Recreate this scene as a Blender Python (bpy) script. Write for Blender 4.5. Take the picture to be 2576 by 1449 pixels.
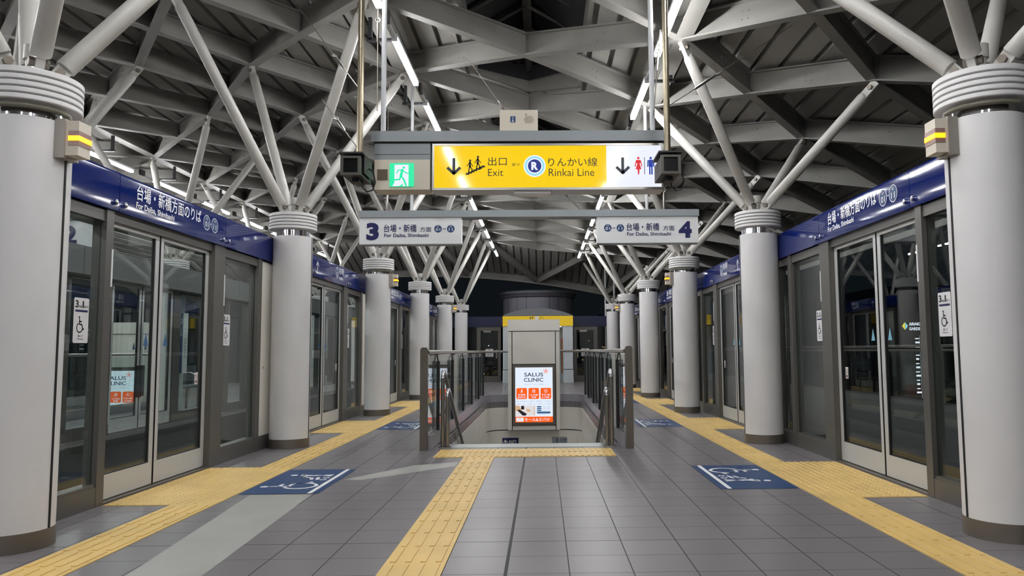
import bpy, bmesh, math, random
from mathutils import Vector, Matrix
random.seed(7)
S = bpy.context.scene
for o in list(bpy.data.objects): bpy.data.objects.remove(o)
C = S.collection
# ------------------------------------------------------------------ camera, world, exposure
cam = bpy.data.objects.new('camera', bpy.data.cameras.new('camera')); C.objects.link(cam); S.camera = cam
RT = Vector((0.9998403, -0.01603058, -0.0078996)); DN = Vector((-0.00653946, 0.08319241, -0.99651205)); FW = Vector((0.01663185, 0.99640456, 0.0830743))
m3 = Matrix((RT, -DN, -FW)).transposed()
cam.matrix_world = Matrix.Translation((0.168, 0, 1.0344)) @ m3.to_4x4()
cam.data.sensor_width = 36; cam.data.lens = 26.57; cam.data.shift_x = -0.0415
cam.data.clip_start = 0.05; cam.data.clip_end = 400
W = bpy.data.worlds.new('night'); S.world = W; W.use_nodes = True
W.node_tree.nodes['Background'].inputs[0].default_value = (0.0045, 0.0062, 0.008, 1)
W.node_tree.nodes['Background'].inputs[1].default_value = 1.0
S.view_settings.view_transform = 'Standard'; S.view_settings.look = 'None'
S.view_settings.exposure = 0; S.view_settings.gamma = 1
LAMP = 82.0          # brightness of the tube lamps
# ------------------------------------------------------------------ materials
def lin(c):
    f = lambda v: v/12.92 if v <= 0.04045 else ((v+0.055)/1.055)**2.4
    return tuple(f(v/255) for v in c)+(1,)
def P(name, c, rough=.5, metal=0, em=0, spec=.5, noise=0, coat=0):
    m = bpy.data.materials.new(name); m.use_nodes = True; nt = m.node_tree
    b = nt.nodes['Principled BSDF']; col = lin(c)
    b.inputs['Base Color'].default_value = col; b.inputs['Roughness'].default_value = rough
    b.inputs['Metallic'].default_value = metal; b.inputs['Specular IOR Level'].default_value = spec
    b.inputs['Coat Weight'].default_value = coat; b.inputs['Coat Roughness'].default_value = .06
    if em:
        b.inputs['Emission Color'].default_value = col; b.inputs['Emission Strength'].default_value = em
        b.inputs['Base Color'].default_value = tuple(v*.1 for v in col[:3])+(1,)
    if noise:
        n = nt.nodes.new('ShaderNodeTexNoise'); n.inputs['Scale'].default_value = 2.5; n.inputs['Detail'].default_value = 5
        g = nt.nodes.new('ShaderNodeNewGeometry'); nt.links.new(g.outputs['Position'], n.inputs['Vector'])
        r = nt.nodes.new('ShaderNodeMapRange'); r.inputs[1].default_value = .3; r.inputs[2].default_value = .7
        r.inputs[3].default_value = 1-noise; r.inputs[4].default_value = 1+noise*.4
        mx = nt.nodes.new('ShaderNodeMix'); mx.data_type = 'RGBA'; mx.blend_type = 'MULTIPLY'; mx.inputs[0].default_value = 1
        nt.links.new(n.outputs['Fac'], r.inputs[0]); mx.inputs[6].default_value = col
        nt.links.new(r.outputs[0], mx.inputs[7]); nt.links.new(mx.outputs[2], b.inputs['Base Color'])
    return m
def glassmat(name, tint, k=1.0):
    m = bpy.data.materials.new(name); m.use_nodes = True; nt = m.node_tree; nt.nodes.clear()
    out = nt.nodes.new('ShaderNodeOutputMaterial'); mx = nt.nodes.new('ShaderNodeMixShader')
    tr = nt.nodes.new('ShaderNodeBsdfTransparent'); tr.inputs[0].default_value = tint+(1,)
    gl = nt.nodes.new('ShaderNodeBsdfGlossy'); gl.inputs['Roughness'].default_value = 0.0
    fr = nt.nodes.new('ShaderNodeFresnel'); ge = nt.nodes.new('ShaderNodeNewGeometry')
    io = nt.nodes.new('ShaderNodeMapRange'); io.inputs[3].default_value = 1.52; io.inputs[4].default_value = 1/1.52
    nt.links.new(ge.outputs['Backfacing'], io.inputs[0]); nt.links.new(io.outputs[0], fr.inputs[0])
    mu = nt.nodes.new('ShaderNodeMath'); mu.operation = 'MULTIPLY'; mu.inputs[1].default_value = k; mu.use_clamp = True
    nt.links.new(fr.outputs[0], mu.inputs[0]); nt.links.new(mu.outputs[0], mx.inputs[0])
    nt.links.new(tr.outputs[0], mx.inputs[1]); nt.links.new(gl.outputs[0], mx.inputs[2]); nt.links.new(mx.outputs[0], out.inputs[0])
    return m
M = dict(
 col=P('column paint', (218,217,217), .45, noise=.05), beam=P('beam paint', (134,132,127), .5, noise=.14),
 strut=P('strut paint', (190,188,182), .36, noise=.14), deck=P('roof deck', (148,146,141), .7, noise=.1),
 steel=P('stainless steel', (168,165,160), .28, 1), steeld=P('brushed dark steel', (122,115,106), .45, .6, noise=.12),
 chrome=P('polished steel', (215,215,220), .08, 1), black=P('black gap', (14,14,17), .6), dark=P('dark fitting', (38,39,42), .5),
 blue=P('blue enamel', (8,29,96), .09), bluedull=P('blue band', (6,18,60), .35),
 frame=P('bronze aluminium', (98,96,92), .38, .3), leaf=P('door aluminium', (196,198,197), .35, .15),
 headback=P('header grey', (92,95,95), .5), white=P('white enamel', (226,228,230), .35), wtext=P('white lettering', (238,240,242), .5),
 signgrey=P('sign header grey', (142,149,153), .4), navy=P('navy print', (14,22,84), .5), dblue=P('sign blue', (8,58,108), .45),
 beige=P('beige panel', (228,225,216), .5, noise=.04), boxbeige=P('beige box', (210,202,186), .5), brown=P('brown window', (92,78,58), .4),
 yellowtac=P('yellow tactile tile', (224,191,120), .5, noise=.12), nosing=P('pale nosing', (176,180,180), .35, noise=.05),
 palet=P('pale worn tile', (166,166,161), .45, noise=.1), darkfloor=P('guideway concrete', (36,32,28), .8, noise=.3), conc=P('grey concrete', (84,84,82), .8, noise=.1),
 rail=P('guide rail', (92,90,86), .4, .6), housing=P('lamp housing', (205,207,210), .4), pipe=P('galvanised pipe', (150,140,120), .3, .85),
 lamp=P('lamp tube', (251,251,252), .4, em=LAMP), amber=P('amber lamp', (255,150,20), .3, em=3.2), amberoff=P('clear lens', (150,120,110), .25),
 wire=P('steel wire', (120,116,108), .35, .8), duct=P('flexible conduit', (112,109,96), .5),
 yel=P('lit yellow', (255,212,24), .06, em=.92), wlit=P('lit white', (236,240,255), .08, em=.98), green=P('lit green', (30,226,160), .3, em=1.05),
 klit=P('black on lit face', (26,30,36), .4), slate=P('slate arrow', (52,62,70), .4), redlit=P('lit red', (226,20,28), .4, em=.85), bluelit=P('lit blue', (24,60,170), .4, em=.85),
 cyanlit=P('lit cyan', (140,222,246), .4, em=.9), royal=P('lit royal blue', (16,42,140), .4, em=.8),
 adw=P('advert white', (226,236,250), .3, em=1.0), ador=P('advert orange', (255,96,22), .3, em=.95), adnavy=P('advert navy', (22,40,84), .3, em=.5),
 adgrey=P('advert grey print', (150,164,190), .3, em=.8), adpill=P('advert blue pill', (60,104,150), .3, em=.8), adwood=P('advert wood', (232,190,150), .3, em=.8),
 adbrown=P('advert dark', (60,50,56), .3, em=.4), adroom=P('advert room', (232,226,228), .3, em=.9), yellow=P('yellow fascia', (236,198,24), .4, em=.62),
 elev=P('lift cladding', (196,203,208), .35, noise=.03), drum=P('drum cladding', (104,104,112), .42, .2), drumcap=P('drum rim', (70,70,76), .5, .2), canopy=P('canopy grey', (104,107,110), .5), railpanel=P('rail base panel', (168,166,174), .3, .35), plategrey=P('plate grey', (160,154,146), .4, .3),
 skyglass=P('dark skylight glass', (8,10,12), .25, spec=.25), mull=P('skylight mullion', (44,41,37), .6), bronze=P('handrail wood', (150,92,54), .5),
 tower=P('night building', (16,18,22), .8), win=P('lit window', (225,232,240), .5, em=1.2), winw=P('warm lit window', (255,190,110), .5, em=.7),
 winb=P('blue neon', (30,70,255), .5, em=1.0), winy=P('lit yellow mark', (240,220,60), .5, em=1.0), seat=P('seat shell', (86,92,104), .5), sticker=P('white sticker', (222,222,224), .5),
 tri=P('pale blue sticker', (120,178,200), .5), triD=P('blue sticker', (52,96,140), .5), grill=P('speaker holes', (90,80,66), .7),
)
M['glass'] = glassmat('door glass', (.93,.975,.965), .8)
M['bal'] = glassmat('balustrade glass', (.93,.97,.96), 1.1)
def floormat(name, base):
    m = bpy.data.materials.new(name); m.use_nodes = True; nt = m.node_tree; b = nt.nodes['Principled BSDF']
    N = lambda t, **k: nt.nodes.new(t)
    def mth(op, a, bb=None, clamp=False):
        n = N('ShaderNodeMath'); n.operation = op; n.use_clamp = clamp
        for i, v in enumerate((a, bb)):
            if v is None: continue
            if isinstance(v, (int, float)): n.inputs[i].default_value = v
            else: nt.links.new(v, n.inputs[i])
        return n.outputs[0]
    g = N('ShaderNodeNewGeometry'); sx = N('ShaderNodeSeparateXYZ'); nt.links.new(g.outputs['Position'], sx.inputs[0])
    X, Y = sx.outputs[0], sx.outputs[1]
    def joint(v, off, w):
        u = mth('DIVIDE', mth('SUBTRACT', v, off), .3); fr = mth('FRACT', mth('ADD', u, 100.5))
        d = mth('MULTIPLY', mth('ABSOLUTE', mth('SUBTRACT', fr, .5)), .3)
        return mth('LESS_THAN', d, w), mth('FLOOR', mth('ADD', u, 100.))
    jx, ix = joint(X, -.011, .0030); jy, iy = joint(Y, 3.627, .0022)
    big = mth('LESS_THAN', mth('ABSOLUTE', mth('ADD', X, .011)), .0085)
    big2 = mth('LESS_THAN', mth('ABSOLUTE', mth('SUBTRACT', Y, 4.227)), .004)
    J = mth('MAXIMUM', mth('MAXIMUM', jx, jy), mth('MAXIMUM', big, big2))
    wn = N('ShaderNodeTexWhiteNoise'); wn.noise_dimensions = '2D'; cb = N('ShaderNodeCombineXYZ')
    nt.links.new(ix, cb.inputs[0]); nt.links.new(iy, cb.inputs[1]); nt.links.new(cb.outputs[0], wn.inputs['Vector'])
    ns = N('ShaderNodeTexNoise'); ns.inputs['Scale'].default_value = 1.3; ns.inputs['Detail'].default_value = 6; nt.links.new(g.outputs['Position'], ns.inputs['Vector'])
    fac = mth('ADD', mth('MULTIPLY', wn.outputs['Value'], .09), mth('MULTIPLY', ns.outputs['Fac'], .22)); fac = mth('ADD', fac, .84)
    mx = N('ShaderNodeMix'); mx.data_type = 'RGBA'; mx.blend_type = 'MULTIPLY'; mx.inputs[0].default_value = 1; mx.inputs[6].default_value = lin(base)
    nt.links.new(fac, mx.inputs[7])
    m2 = N('ShaderNodeMix'); m2.data_type = 'RGBA'; nt.links.new(J, m2.inputs[0]); nt.links.new(mx.outputs[2], m2.inputs[6]); m2.inputs[7].default_value = lin((40,40,44))
    nt.links.new(m2.outputs[2], b.inputs['Base Color'])
    rg = mth('ADD', mth('MULTIPLY', J, .3), mth('ADD', mth('MULTIPLY', ns.outputs['Fac'], .14), .27)); nt.links.new(rg, b.inputs['Roughness'])
    return m
M['tile'] = floormat('grey floor tiles', (118,114,117))
# ------------------------------------------------------------------ geometry helpers
def bm_(): return bmesh.new()
def box(bm, x0, x1, y0, y1, z0, z1):
    v = [bm.verts.new(p) for p in ((x0,y0,z0),(x1,y0,z0),(x1,y1,z0),(x0,y1,z0),(x0,y0,z1),(x1,y0,z1),(x1,y1,z1),(x0,y1,z1))]
    for f in ((0,3,2,1),(4,5,6,7),(0,1,5,4),(1,2,6,5),(2,3,7,6),(3,0,4,7)): bm.faces.new([v[i] for i in f])
    return bm
def frame_of(d):
    d = d.normalized(); up = Vector((0,0,1)) if abs(d.z) < .98 else Vector((0,1,0))
    a = d.cross(up).normalized(); return d, a, a.cross(d).normalized()
def tube(bm, pts, r, n=12, caps=True):
    pts = [Vector(p) for p in pts]; rs = r if isinstance(r, (list, tuple)) else [r]*len(pts); rings = []
    a = None
    for i, p in enumerate(pts):
        d = (pts[min(i+1, len(pts)-1)]-pts[max(i-1, 0)]).normalized()
        if a is None: _, a, _ = frame_of(d)
        a = (a-d*a.dot(d)).normalized(); b = a.cross(d)
        rings.append([bm.verts.new(p+a*math.cos(2*math.pi*k/n)*rs[i]+b*math.sin(2*math.pi*k/n)*rs[i]) for k in range(n)])
    for r0, r1 in zip(rings, rings[1:]):
        for k in range(n):
            f = bm.faces.new((r0[k], r0[(k+1)%n], r1[(k+1)%n], r1[k])); f.smooth = True
    if caps: bm.faces.new(rings[0][::-1]); bm.faces.new(rings[-1])
    return bm
def lathe(bm, prof, cx, cy, n=48, a0=0, a1=2*math.pi):
    full = abs(a1-a0-2*math.pi) < 1e-6; cnt = n if full else n+1
    rings = [[bm.verts.new((cx+r*math.cos(a0+(a1-a0)*k/n), cy+r*math.sin(a0+(a1-a0)*k/n), z)) for k in range(cnt)] for r, z in prof]
    for r0, r1 in zip(rings, rings[1:]):
        for k in range(n):
            f = bm.faces.new((r0[k], r0[(k+1)%cnt], r1[(k+1)%cnt], r1[k])); f.smooth = True
    return bm
def disc(bm, cx, cy, z, r, n=48):
    bm.faces.new([bm.verts.new((cx+r*math.cos(2*math.pi*k/n), cy+r*math.sin(2*math.pi*k/n), z)) for k in range(n)]); return bm
def extr(bm, sec, p0, p1, a, b):
    """extrude closed 2d section (in axes a,b) from p0 to p1"""
    r0 = [bm.verts.new(p0+a*u+b*v) for u, v in sec]; r1 = [bm.verts.new(p1+a*u+b*v) for u, v in sec]; n = len(sec)
    for k in range(n): bm.faces.new((r0[k], r0[(k+1)%n], r1[(k+1)%n], r1[k]))
    bm.faces.new(r0[::-1]); bm.faces.new(r1); return bm
def ibeam(bm, p0, p1, D=.26, Wf=.105, tf=.016, tw=.014, bolts=True):
    """p0,p1 = underside centre line"""
    p0, p1 = Vector(p0), Vector(p1); d, a, u = frame_of(p1-p0); w = Wf/2; t = tw/2
    extr(bm, [(-w,0),(w,0),(w,tf),(t,tf),(t,D-tf),(w,D-tf),(w,D),(-w,D),(-w,D-tf),(-t,D-tf),(-t,tf),(-w,tf)], p0, p1, a, u)
    if bolts:
        mid = (p0+p1)/2
        for s in (-1, 1):
            for du in (-.035, .035):
                for dv in (.09, .17):
                    q = mid+d*du+u*dv+a*s*t; tube(bm, [q, q+a*s*.008], .007, 6)
    return bm
def Lq(root): return Vector(root.get('_L', (0,0,0)))
def obj(name, bm, mat, parent=None, smooth=False, base=None):
    me = bpy.data.meshes.new(name); bmesh.ops.recalc_face_normals(bm, faces=bm.faces[:])
    if smooth:
        for f in bm.faces: f.smooth = True
    bm.to_mesh(me); bm.free()
    return objm(name, me, mat, parent, base)
def objm(name, me, mat, parent=None, base=None):
    me.materials.clear(); me.materials.append(M[mat] if isinstance(mat, str) else mat); me.name = name
    me.set_sharp_from_angle(angle=math.radians(38))
    o = bpy.data.objects.new(name, me); C.objects.link(o)
    if parent is not None:
        L = Lq(parent); o.parent = parent; o['_L'] = tuple(L)
        me.transform(Matrix.Translation(-L))
    else:
        vs = [v.co for v in me.vertices]
        if base is None: base = ((min(v.x for v in vs)+max(v.x for v in vs))/2, (min(v.y for v in vs)+max(v.y for v in vs))/2, min(v.z for v in vs))
        base = Vector(base); me.transform(Matrix.Translation(-base)); o.location = base; o['_L'] = tuple(base)
    return o
def tag(o, label, cat, group=None, kind='thing'):
    o['label'] = label; o['category'] = cat; o['kind'] = kind
    if group: o['group'] = group
    return o
def thing(name, label, cat, loc, group=None):
    o = bpy.data.objects.new(name, None); C.objects.link(o); o.location = loc; o['_L'] = tuple(loc); o.empty_display_size = .1
    return tag(o, label, cat, group)
def struct(name, bm, mat, label=None, parent=None):
    o = obj(name, bm, mat, parent, base=(0,0,0) if parent is None else None)
    if parent is None:
        o['kind'] = 'structure'
        o['category'] = name.split('_')[0]
        if label: o['label'] = label
    return o
class FR:
    def __init__(s, o, x, y): s.o, s.x, s.y = Vector(o), Vector(x).normalized(), Vector(y).normalized(); s.n = s.x.cross(s.y)
    def p(s, u, v, w=0): return s.o+s.x*u+s.y*v+s.n*w
    def mat(s, w=0):
        m = Matrix((s.x, s.y, s.n)).transposed().to_4x4(); m.translation = s.o+s.n*w; return m
def FY(x, y, z): return FR((x, y, z), (1,0,0), (0,0,1))              # faces -Y
def FL(x): return FR((x, 0, 0), (0,1,0), (0,0,1))                     # faces +X : u=Y v=Z
def FRt(x): return FR((x, 0, 0), (0,-1,0), (0,0,1))                   # faces -X : u=-Y v=Z
class Flat:
    def __init__(s, fr, w=.0015): s.f, s.w, s.bm = fr, w, bm_()
    def poly(s, pts):
        s.bm.faces.new([s.bm.verts.new(s.f.p(u, v, s.w)) for u, v in pts]); return s
    def rect(s, u0, v0, u1, v1): return s.poly([(u0,v0),(u1,v0),(u1,v1),(u0,v1)])
    def rr(s, u0, v0, u1, v1, r, n=5):
        pts = []
        for cx, cy, a in ((u1-r,v1-r,0),(u0+r,v1-r,90),(u0+r,v0+r,180),(u1-r,v0+r,270)):
            pts += [(cx+r*math.cos(math.radians(a+90*k/n)), cy+r*math.sin(math.radians(a+90*k/n))) for k in range(n+1)]
        return s.poly(pts)
    def circ(s, u, v, r, n=28, ry=None): return s.poly([(u+r*math.cos(2*math.pi*k/n), v+(ry or r)*math.sin(2*math.pi*k/n)) for k in range(n)])
    def ring(s, u, v, r0, r1, a0=0, a1=360, n=32):
        c = lambda r, k: s.bm.verts.new(s.f.p(u+r*math.cos(math.radians(a0+(a1-a0)*k/n)), v+r*math.sin(math.radians(a0+(a1-a0)*k/n)), s.w))
        A = [c(r0, k) for k in range(n+1)]; B = [c(r1, k) for k in range(n+1)]
        for k in range(n): s.bm.faces.new((A[k], B[k], B[k+1], A[k+1]))
        return s
    def line(s, pts, w, cap=True):
        h = w/2
        for (x0,y0), (x1,y1) in zip(pts, pts[1:]):
            L = math.hypot(x1-x0, y1-y0) or 1e-6; nx, ny = -(y1-y0)/L*h, (x1-x0)/L*h
            s.poly([(x0-nx,y0-ny),(x1-nx,y1-ny),(x1+nx,y1+ny),(x0+nx,y0+ny)])
        if cap:
            for x, y in pts: s.circ(x, y, h, 10)
        return s
    def build(s, name, mat, parent):
        me = bpy.data.meshes.new(name); s.bm.to_mesh(me); s.bm.free(); return objm(name, me, mat, parent)
def text(s, fr, rect, mat, parent, name='lettering', bold=0, w=.003, spacing=1.0, keep=None):
    """text fitted to rect (u0,v0,u1,v1) of frame fr"""
    cjk = any(ord(ch) > 0x2E80 for ch in s)
    c = bpy.data.curves.new('lettering', 'FONT'); c.body = s; c.offset = 0 if cjk else bold; c.space_character = spacing; c.resolution_u = 3
    t = bpy.data.objects.new('lettering_source', c); C.objects.link(t)
    me = bpy.data.meshes.new_from_object(t.evaluated_get(bpy.context.evaluated_depsgraph_get()))
    bpy.data.objects.remove(t); bpy.data.curves.remove(c)
    xs = [v.co.x for v in me.vertices]; ys = [v.co.y for v in me.vertices]
    x0, x1, y0, y1 = min(xs), max(xs), min(ys), max(ys); u0, v0, u1, v1 = rect
    sx = (u1-u0)/(x1-x0); sy = (v1-v0)/(y1-y0)
    if keep: sx = sy
    for v in me.vertices: v.co = Vector((u0+(v.co.x-x0)*sx, v0+(v.co.y-y0)*sy, 0))
    if cjk and bold > 0:                                   # heavier strokes: the same glyphs again, shifted a little
        e = bold*(v1-v0)*.55; b2 = bm_()
        for i, (du, dv) in enumerate(((-e,-e),(e,-e),(-e,e),(e,e),(0,0))):
            m2 = me.copy(); m2.transform(Matrix.Translation((du, dv, .00004*i))); b2.from_mesh(m2); bpy.data.meshes.remove(m2)
        b2.to_mesh(me); b2.free()
    me.transform(fr.mat(w)); return objm(name, me, mat, parent)
def join_text(items, fr, mat, parent, name='lettering', w=.003):
    """several strings as one lettering mesh: items = (string, rect, bold)"""
    bm = bm_()
    for s, rect, bold in items:
        o = text(s, fr, rect, mat, None, bold=bold, w=w); L = Lq(o); me = o.data
        me.transform(Matrix.Translation(L)); bm.from_mesh(me); bpy.data.objects.remove(o); bpy.data.meshes.remove(me)
    me = bpy.data.meshes.new(name); bm.to_mesh(me); bm.free(); return objm(name, me, mat, parent)
ORD = ['nearest', 'second', 'third', 'fourth', 'fifth', 'sixth', 'seventh', 'eighth', 'ninth', 'tenth', 'eleventh', 'twelfth', 'thirteenth']
PX = -8.42                    # centre line of the other platform
PC = -8.6                     # centre line of its columns, lamps and roof beams
COLY = [4.24, 8.53, 12.70, 16.92, 21.13, 25.33]
COLX = [2.73, 2.645, 2.58, 2.565, 2.55, 2.54]
def zr(x): return 4.75-.0161*(x+4.3)**2
# ------------------------------------------------------------------ setting: platforms, guideway, stairwell, roof deck
SX, SY0, SY1, SR = .97, 8.6, 15.75, .42                     # stair opening half width, start, end, corner radius
def slab(cx, name):
    b = bm_()
    box(b, cx-3.05, cx+3.05, -18, SY0, -.28, 0); box(b, cx-3.05, cx-SX, SY0, SY1, -.28, 0); box(b, cx+SX, cx+3.05, SY0, SY1, -.28, 0); box(b, cx-3.05, cx+3.05, SY1, 27.2, -.28, 0)
    for s in (-1, 1):
        q = [(cx+s*SX, SY1)]+[(cx+s*(SX-SR+SR*math.cos(math.radians(a))), SY1-SR+SR*math.sin(math.radians(a))) for a in range(0, 91, 10)]
        v0 = [b.verts.new((x, y, -.28)) for x, y in q]; v1 = [b.verts.new((x, y, 0)) for x, y in q]; n = len(q)
        b.faces.new(v1); b.faces.new(v0[::-1])
        for k in range(n): b.faces.new((v0[k], v0[(k+1)%n], v1[(k+1)%n], v1[k]))
    return struct(name, b, 'tile')
slab(0, 'floor'); slab(PX, 'floor_other_platform')
b = bm_(); box(b, -5.6, -3.0, -3, 45, -1.5, -1.12); box(b, 3.0, 6.1, -3, 45, -1.5, -1.12); struct('floor_guideway', b, 'darkfloor')
b = bm_(); box(b, -3.2, -3.05, -3, 27, -1.12, -.02); box(b, 3.05, 3.2, -3, 27, -1.12, -.02); box(b, PX+3.05, PX+3.2, -3, 27, -1.12, -.02); struct('trim_platform_edge', b, 'conc')
b = bm_(); box(b, 5.9, 6.15, -3, 45, -1.12, .22); struct('wall_parapet', b, 'conc')
def upath(hw, y0, y1, r, n=8):
    L = [(-hw, y0)]+[(-hw+r-r*math.cos(math.radians(90*k/n)), y1-r+r*math.sin(math.radians(90*k/n))) for k in range(n+1)]
    return L+[(-x, y) for x, y in L[::-1]]
def uwall(cx, hw, y0, y1, r, z0, z1, t, name, mat, parent=None, st=True):
    b = bm_(); A = [(cx+x, y) for x, y in upath(hw, y0, y1, r)]; B = [(cx+x, y) for x, y in upath(hw+t, y0, y1+t, r+t)]
    g = lambda L, z: [b.verts.new((x, y, z)) for x, y in L]
    a0, a1, b0, b1 = g(A, z0), g(A, z1), g(B, z0), g(B, z1); n = len(A)
    for k in range(n-1):
        for q in ((a0[k],a0[k+1],a1[k+1],a1[k]), (b0[k],b1[k],b1[k+1],b0[k+1]), (a1[k],a1[k+1],b1[k+1],b1[k]), (a0[k],b0[k],b0[k+1],a0[k+1])): b.faces.new(q)
    for k in (0, n-1): b.faces.new((a0[k], a1[k], b1[k], b0[k]))
    if st: return struct(name, b, mat, parent=parent)
    return obj(name, b, mat, parent)
for cx, nm in ((0, ''), (PX, '_other_platform')):
    w_ = uwall(cx, .955, SY0, SY1-.02, .42, -.565, -.115, .03, 'wall_stairwell'+nm, 'beige')
    uwall(cx, .955, SY0, SY1-.02, .42, -3.4, -.585, .03, 'lower_panel', 'beige', w_, False)
    uwall(cx, .972, SY0, SY1, .44, -3.4, -.11, .02, 'black_joint', 'black', w_, False)
    b = bm_()
    for k in range(18): box(b, cx-.955, cx+.955, SY0+.3*k, SY0+.3*(k+1), -.165*(k+2)-.6, -.165*(k+1))
    struct('stairs'+nm, b, 'conc')
    b = bm_(); box(b, cx-.95, cx+.95, 8.27, 8.6, 0, .004); box(b, cx-.95, cx+.95, 8.585, 8.605, -.16, .004); struct('trim_stair_nosing'+nm, b, 'nosing')
# sky lit roof deck: ribbed pans running along the platforms
SKY = [8.53+4.22*k for k in (-1, 0, 1, 2)]
def deckz(x, y): return zr(x)+.30-(.33*(y-25.9) if y > 25.9 else 0)
def deck_part(bm, x0, x1, y0, y1, fy0=None, fy1=None):
    """fluted strip; pans .205 wide, flutes .06 wide and .06 deep"""
    pts = []; x = x0
    k = math.floor(x0/.265)
    xs = [x0]
    while True:
        for e, up in ((.0, 0), (.205, 0), (.2075, 1), (.2625, 1)):
            xx = k*.265+e
            if x0 < xx < x1: pts.append((xx, up))
        k += 1
        if k*.265 > x1: break
    pts = [(x0, pts[0][1] if pts else 0)]+pts+[(x1, pts[-1][1] if pts else 0)]
    def row(y):
        return [bm.verts.new((x, (y(x) if callable(y) else y), deckz(x, (y(x) if callable(y) else y))+.085*u)) for x, u in pts]
    ys = [y0]+([25.9] if (not callable(y0) and not callable(y1) and y0 < 25.9 < y1) else [])+[y1]
    rows = [row(y) for y in ys]
    for r0, r1 in zip(rows, rows[1:]):
        for i in range(len(pts)-1): bm.faces.new((r0[i], r0[i+1], r1[i+1], r1[i]))
b = bm_(); HW = .68
deck_part(b, -14.2, -HW, -18, 28.75); deck_part(b, HW, 6.3, -18, 28.75)
edges = [-18]
for c in SKY: edges += [c-2.0, c+2.0]
edges.append(28.75)
for i in range(0, len(edges), 2): deck_part(b, -HW, HW, edges[i], edges[i+1])
for c in SKY:
    for s in (-1, 1):
        for e in (-1, 1):                                   # the pointed ends of each skylight
            tri = [(s*HW, c+e*1.52), (0, c+e*2.0), (s*HW, c+e*2.0)]
            b.faces.new([b.verts.new((x, y, deckz(x, y))) for x, y in tri])
ceil = struct('ceiling', b, 'deck')
b = bm_()
for k in range(40):                                         # curved fascia closing the roof end, right edge
    xa, xb = -14.2+20.5*k/40, -14.2+20.5*(k+1)/40
    for (dy0, dz0, dy1, dz1) in ((28.70, -.22, 28.78, .08), (28.3, -.26, 28.78, -.22)):
        v = [b.verts.new(p) for p in ((xa,dy0,deckz(xa,28.75)+dz0),(xb,dy0,deckz(xb,28.75)+dz0),(xb,dy1,deckz(xb,28.75)+dz0),(xa,dy1,deckz(xa,28.75)+dz0),
             (xa,dy0,deckz(xa,28.75)+dz1),(xb,dy0,deckz(xb,28.75)+dz1),(xb,dy1,deckz(xb,28.75)+dz1),(xa,dy1,deckz(xa,28.75)+dz1))]
        for f in ((0,3,2,1),(4,5,6,7),(0,1,5,4),(2,3,7,6)): b.faces.new([v[i] for i in f])
struct('trim_roof_edge', b, 'beam')
b = bm_(); box(b, 6.28, 6.36, -18, 25.9, zr(6.3)-.05, zr(6.3)+.34); struct('trim_roof_side', b, 'beam')
# ------------------------------------------------------------------ lattice of roof beams
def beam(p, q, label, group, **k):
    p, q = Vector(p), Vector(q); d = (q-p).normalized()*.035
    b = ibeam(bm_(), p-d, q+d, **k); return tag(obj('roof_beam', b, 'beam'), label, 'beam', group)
ROW = [8.53+2.11*j for j in range(-2, 9)]; HB = 1.055
N = lambda x, y: (x, y, zr(x))
for j, y in enumerate(ROW):
    for e in (-1, 1):
        if y+e*HB > 25.9: continue
        for s in (-1, 1):
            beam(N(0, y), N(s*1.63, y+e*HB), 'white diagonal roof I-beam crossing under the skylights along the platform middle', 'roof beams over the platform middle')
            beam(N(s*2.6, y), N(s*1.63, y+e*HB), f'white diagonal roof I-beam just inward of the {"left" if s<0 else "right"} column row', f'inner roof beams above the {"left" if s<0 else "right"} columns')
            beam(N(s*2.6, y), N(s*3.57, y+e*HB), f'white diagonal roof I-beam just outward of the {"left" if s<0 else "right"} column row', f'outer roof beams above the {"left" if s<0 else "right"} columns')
        beam(N(5.2, y), N(3.57, y+e*HB), 'dim roof I-beam reaching over the dark track on the right', 'roof beams over the right track')
        beam(N(-4.3, y), N(-3.57, y+e*HB), 'short white roof I-beam over the left track on this platform side', 'roof beams over the left track, near side')
        beam(N(-4.3, y), N(-5.03, y+e*HB), 'short white roof I-beam over the left track on the far platform side', 'roof beams over the left track, far side')
        if j >= 1:
            beam(N(-6.0, y), N(-5.03, y+e*HB), 'white roof I-beam on the track side of the other platform columns', 'roof beams by the other platform columns')
            beam(N(-6.0, y), N(-6.97, y+e*HB), 'white roof I-beam on the inner side of the other platform columns', 'inner roof beams of the other platform')
            beam(N(PC, y), N(-6.97, y+e*HB), 'white roof I-beam over the middle of the other platform', 'roof beams over the other platform')
for s, x in (('left', -1.63), ('right', 1.63)):
    b = ibeam(bm_(), (x, -17, zr(x)+.012), (x, 26.2, zr(x)+.012), D=.25, Wf=.17, bolts=False)
    tag(obj('purlin_beam', b, 'beam'), f'long straight roof beam carrying the {s} row of tube lamps above this platform', 'beam')
b = ibeam(bm_(), (-6.97, -2, zr(-6.97)+.012), (-6.97, 26.2, zr(-6.97)+.012), D=.25, Wf=.17, bolts=False)
tag(obj('purlin_beam', b, 'beam'), 'long straight roof beam above the other platform, carrying its lamps', 'beam')
def zend(x, y): return deckz(x, y)-.30
for x0, x1, w in ((-1.63, 0, 'from the left lamp row down to the roof edge above the lift'), (1.63, 0, 'from the right lamp row down to the roof edge above the lift'),
        (-3.57, -2.6, 'beside the last left column, sloping to the roof edge'), (3.57, 2.6, 'beside the last right column, sloping to the roof edge'), (-5.03, -4.3, 'over the left track, sloping to the roof edge')):
    p, q = Vector((x0, 25.95, zend(x0, 25.95))), Vector((x1*1.0+.0, 28.55, zend(x1, 28.55)))
    tag(obj('roof_beam', ibeam(bm_(), p, q, D=.24, bolts=False), 'beam'), 'sloping end beam '+w, 'beam')
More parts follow.
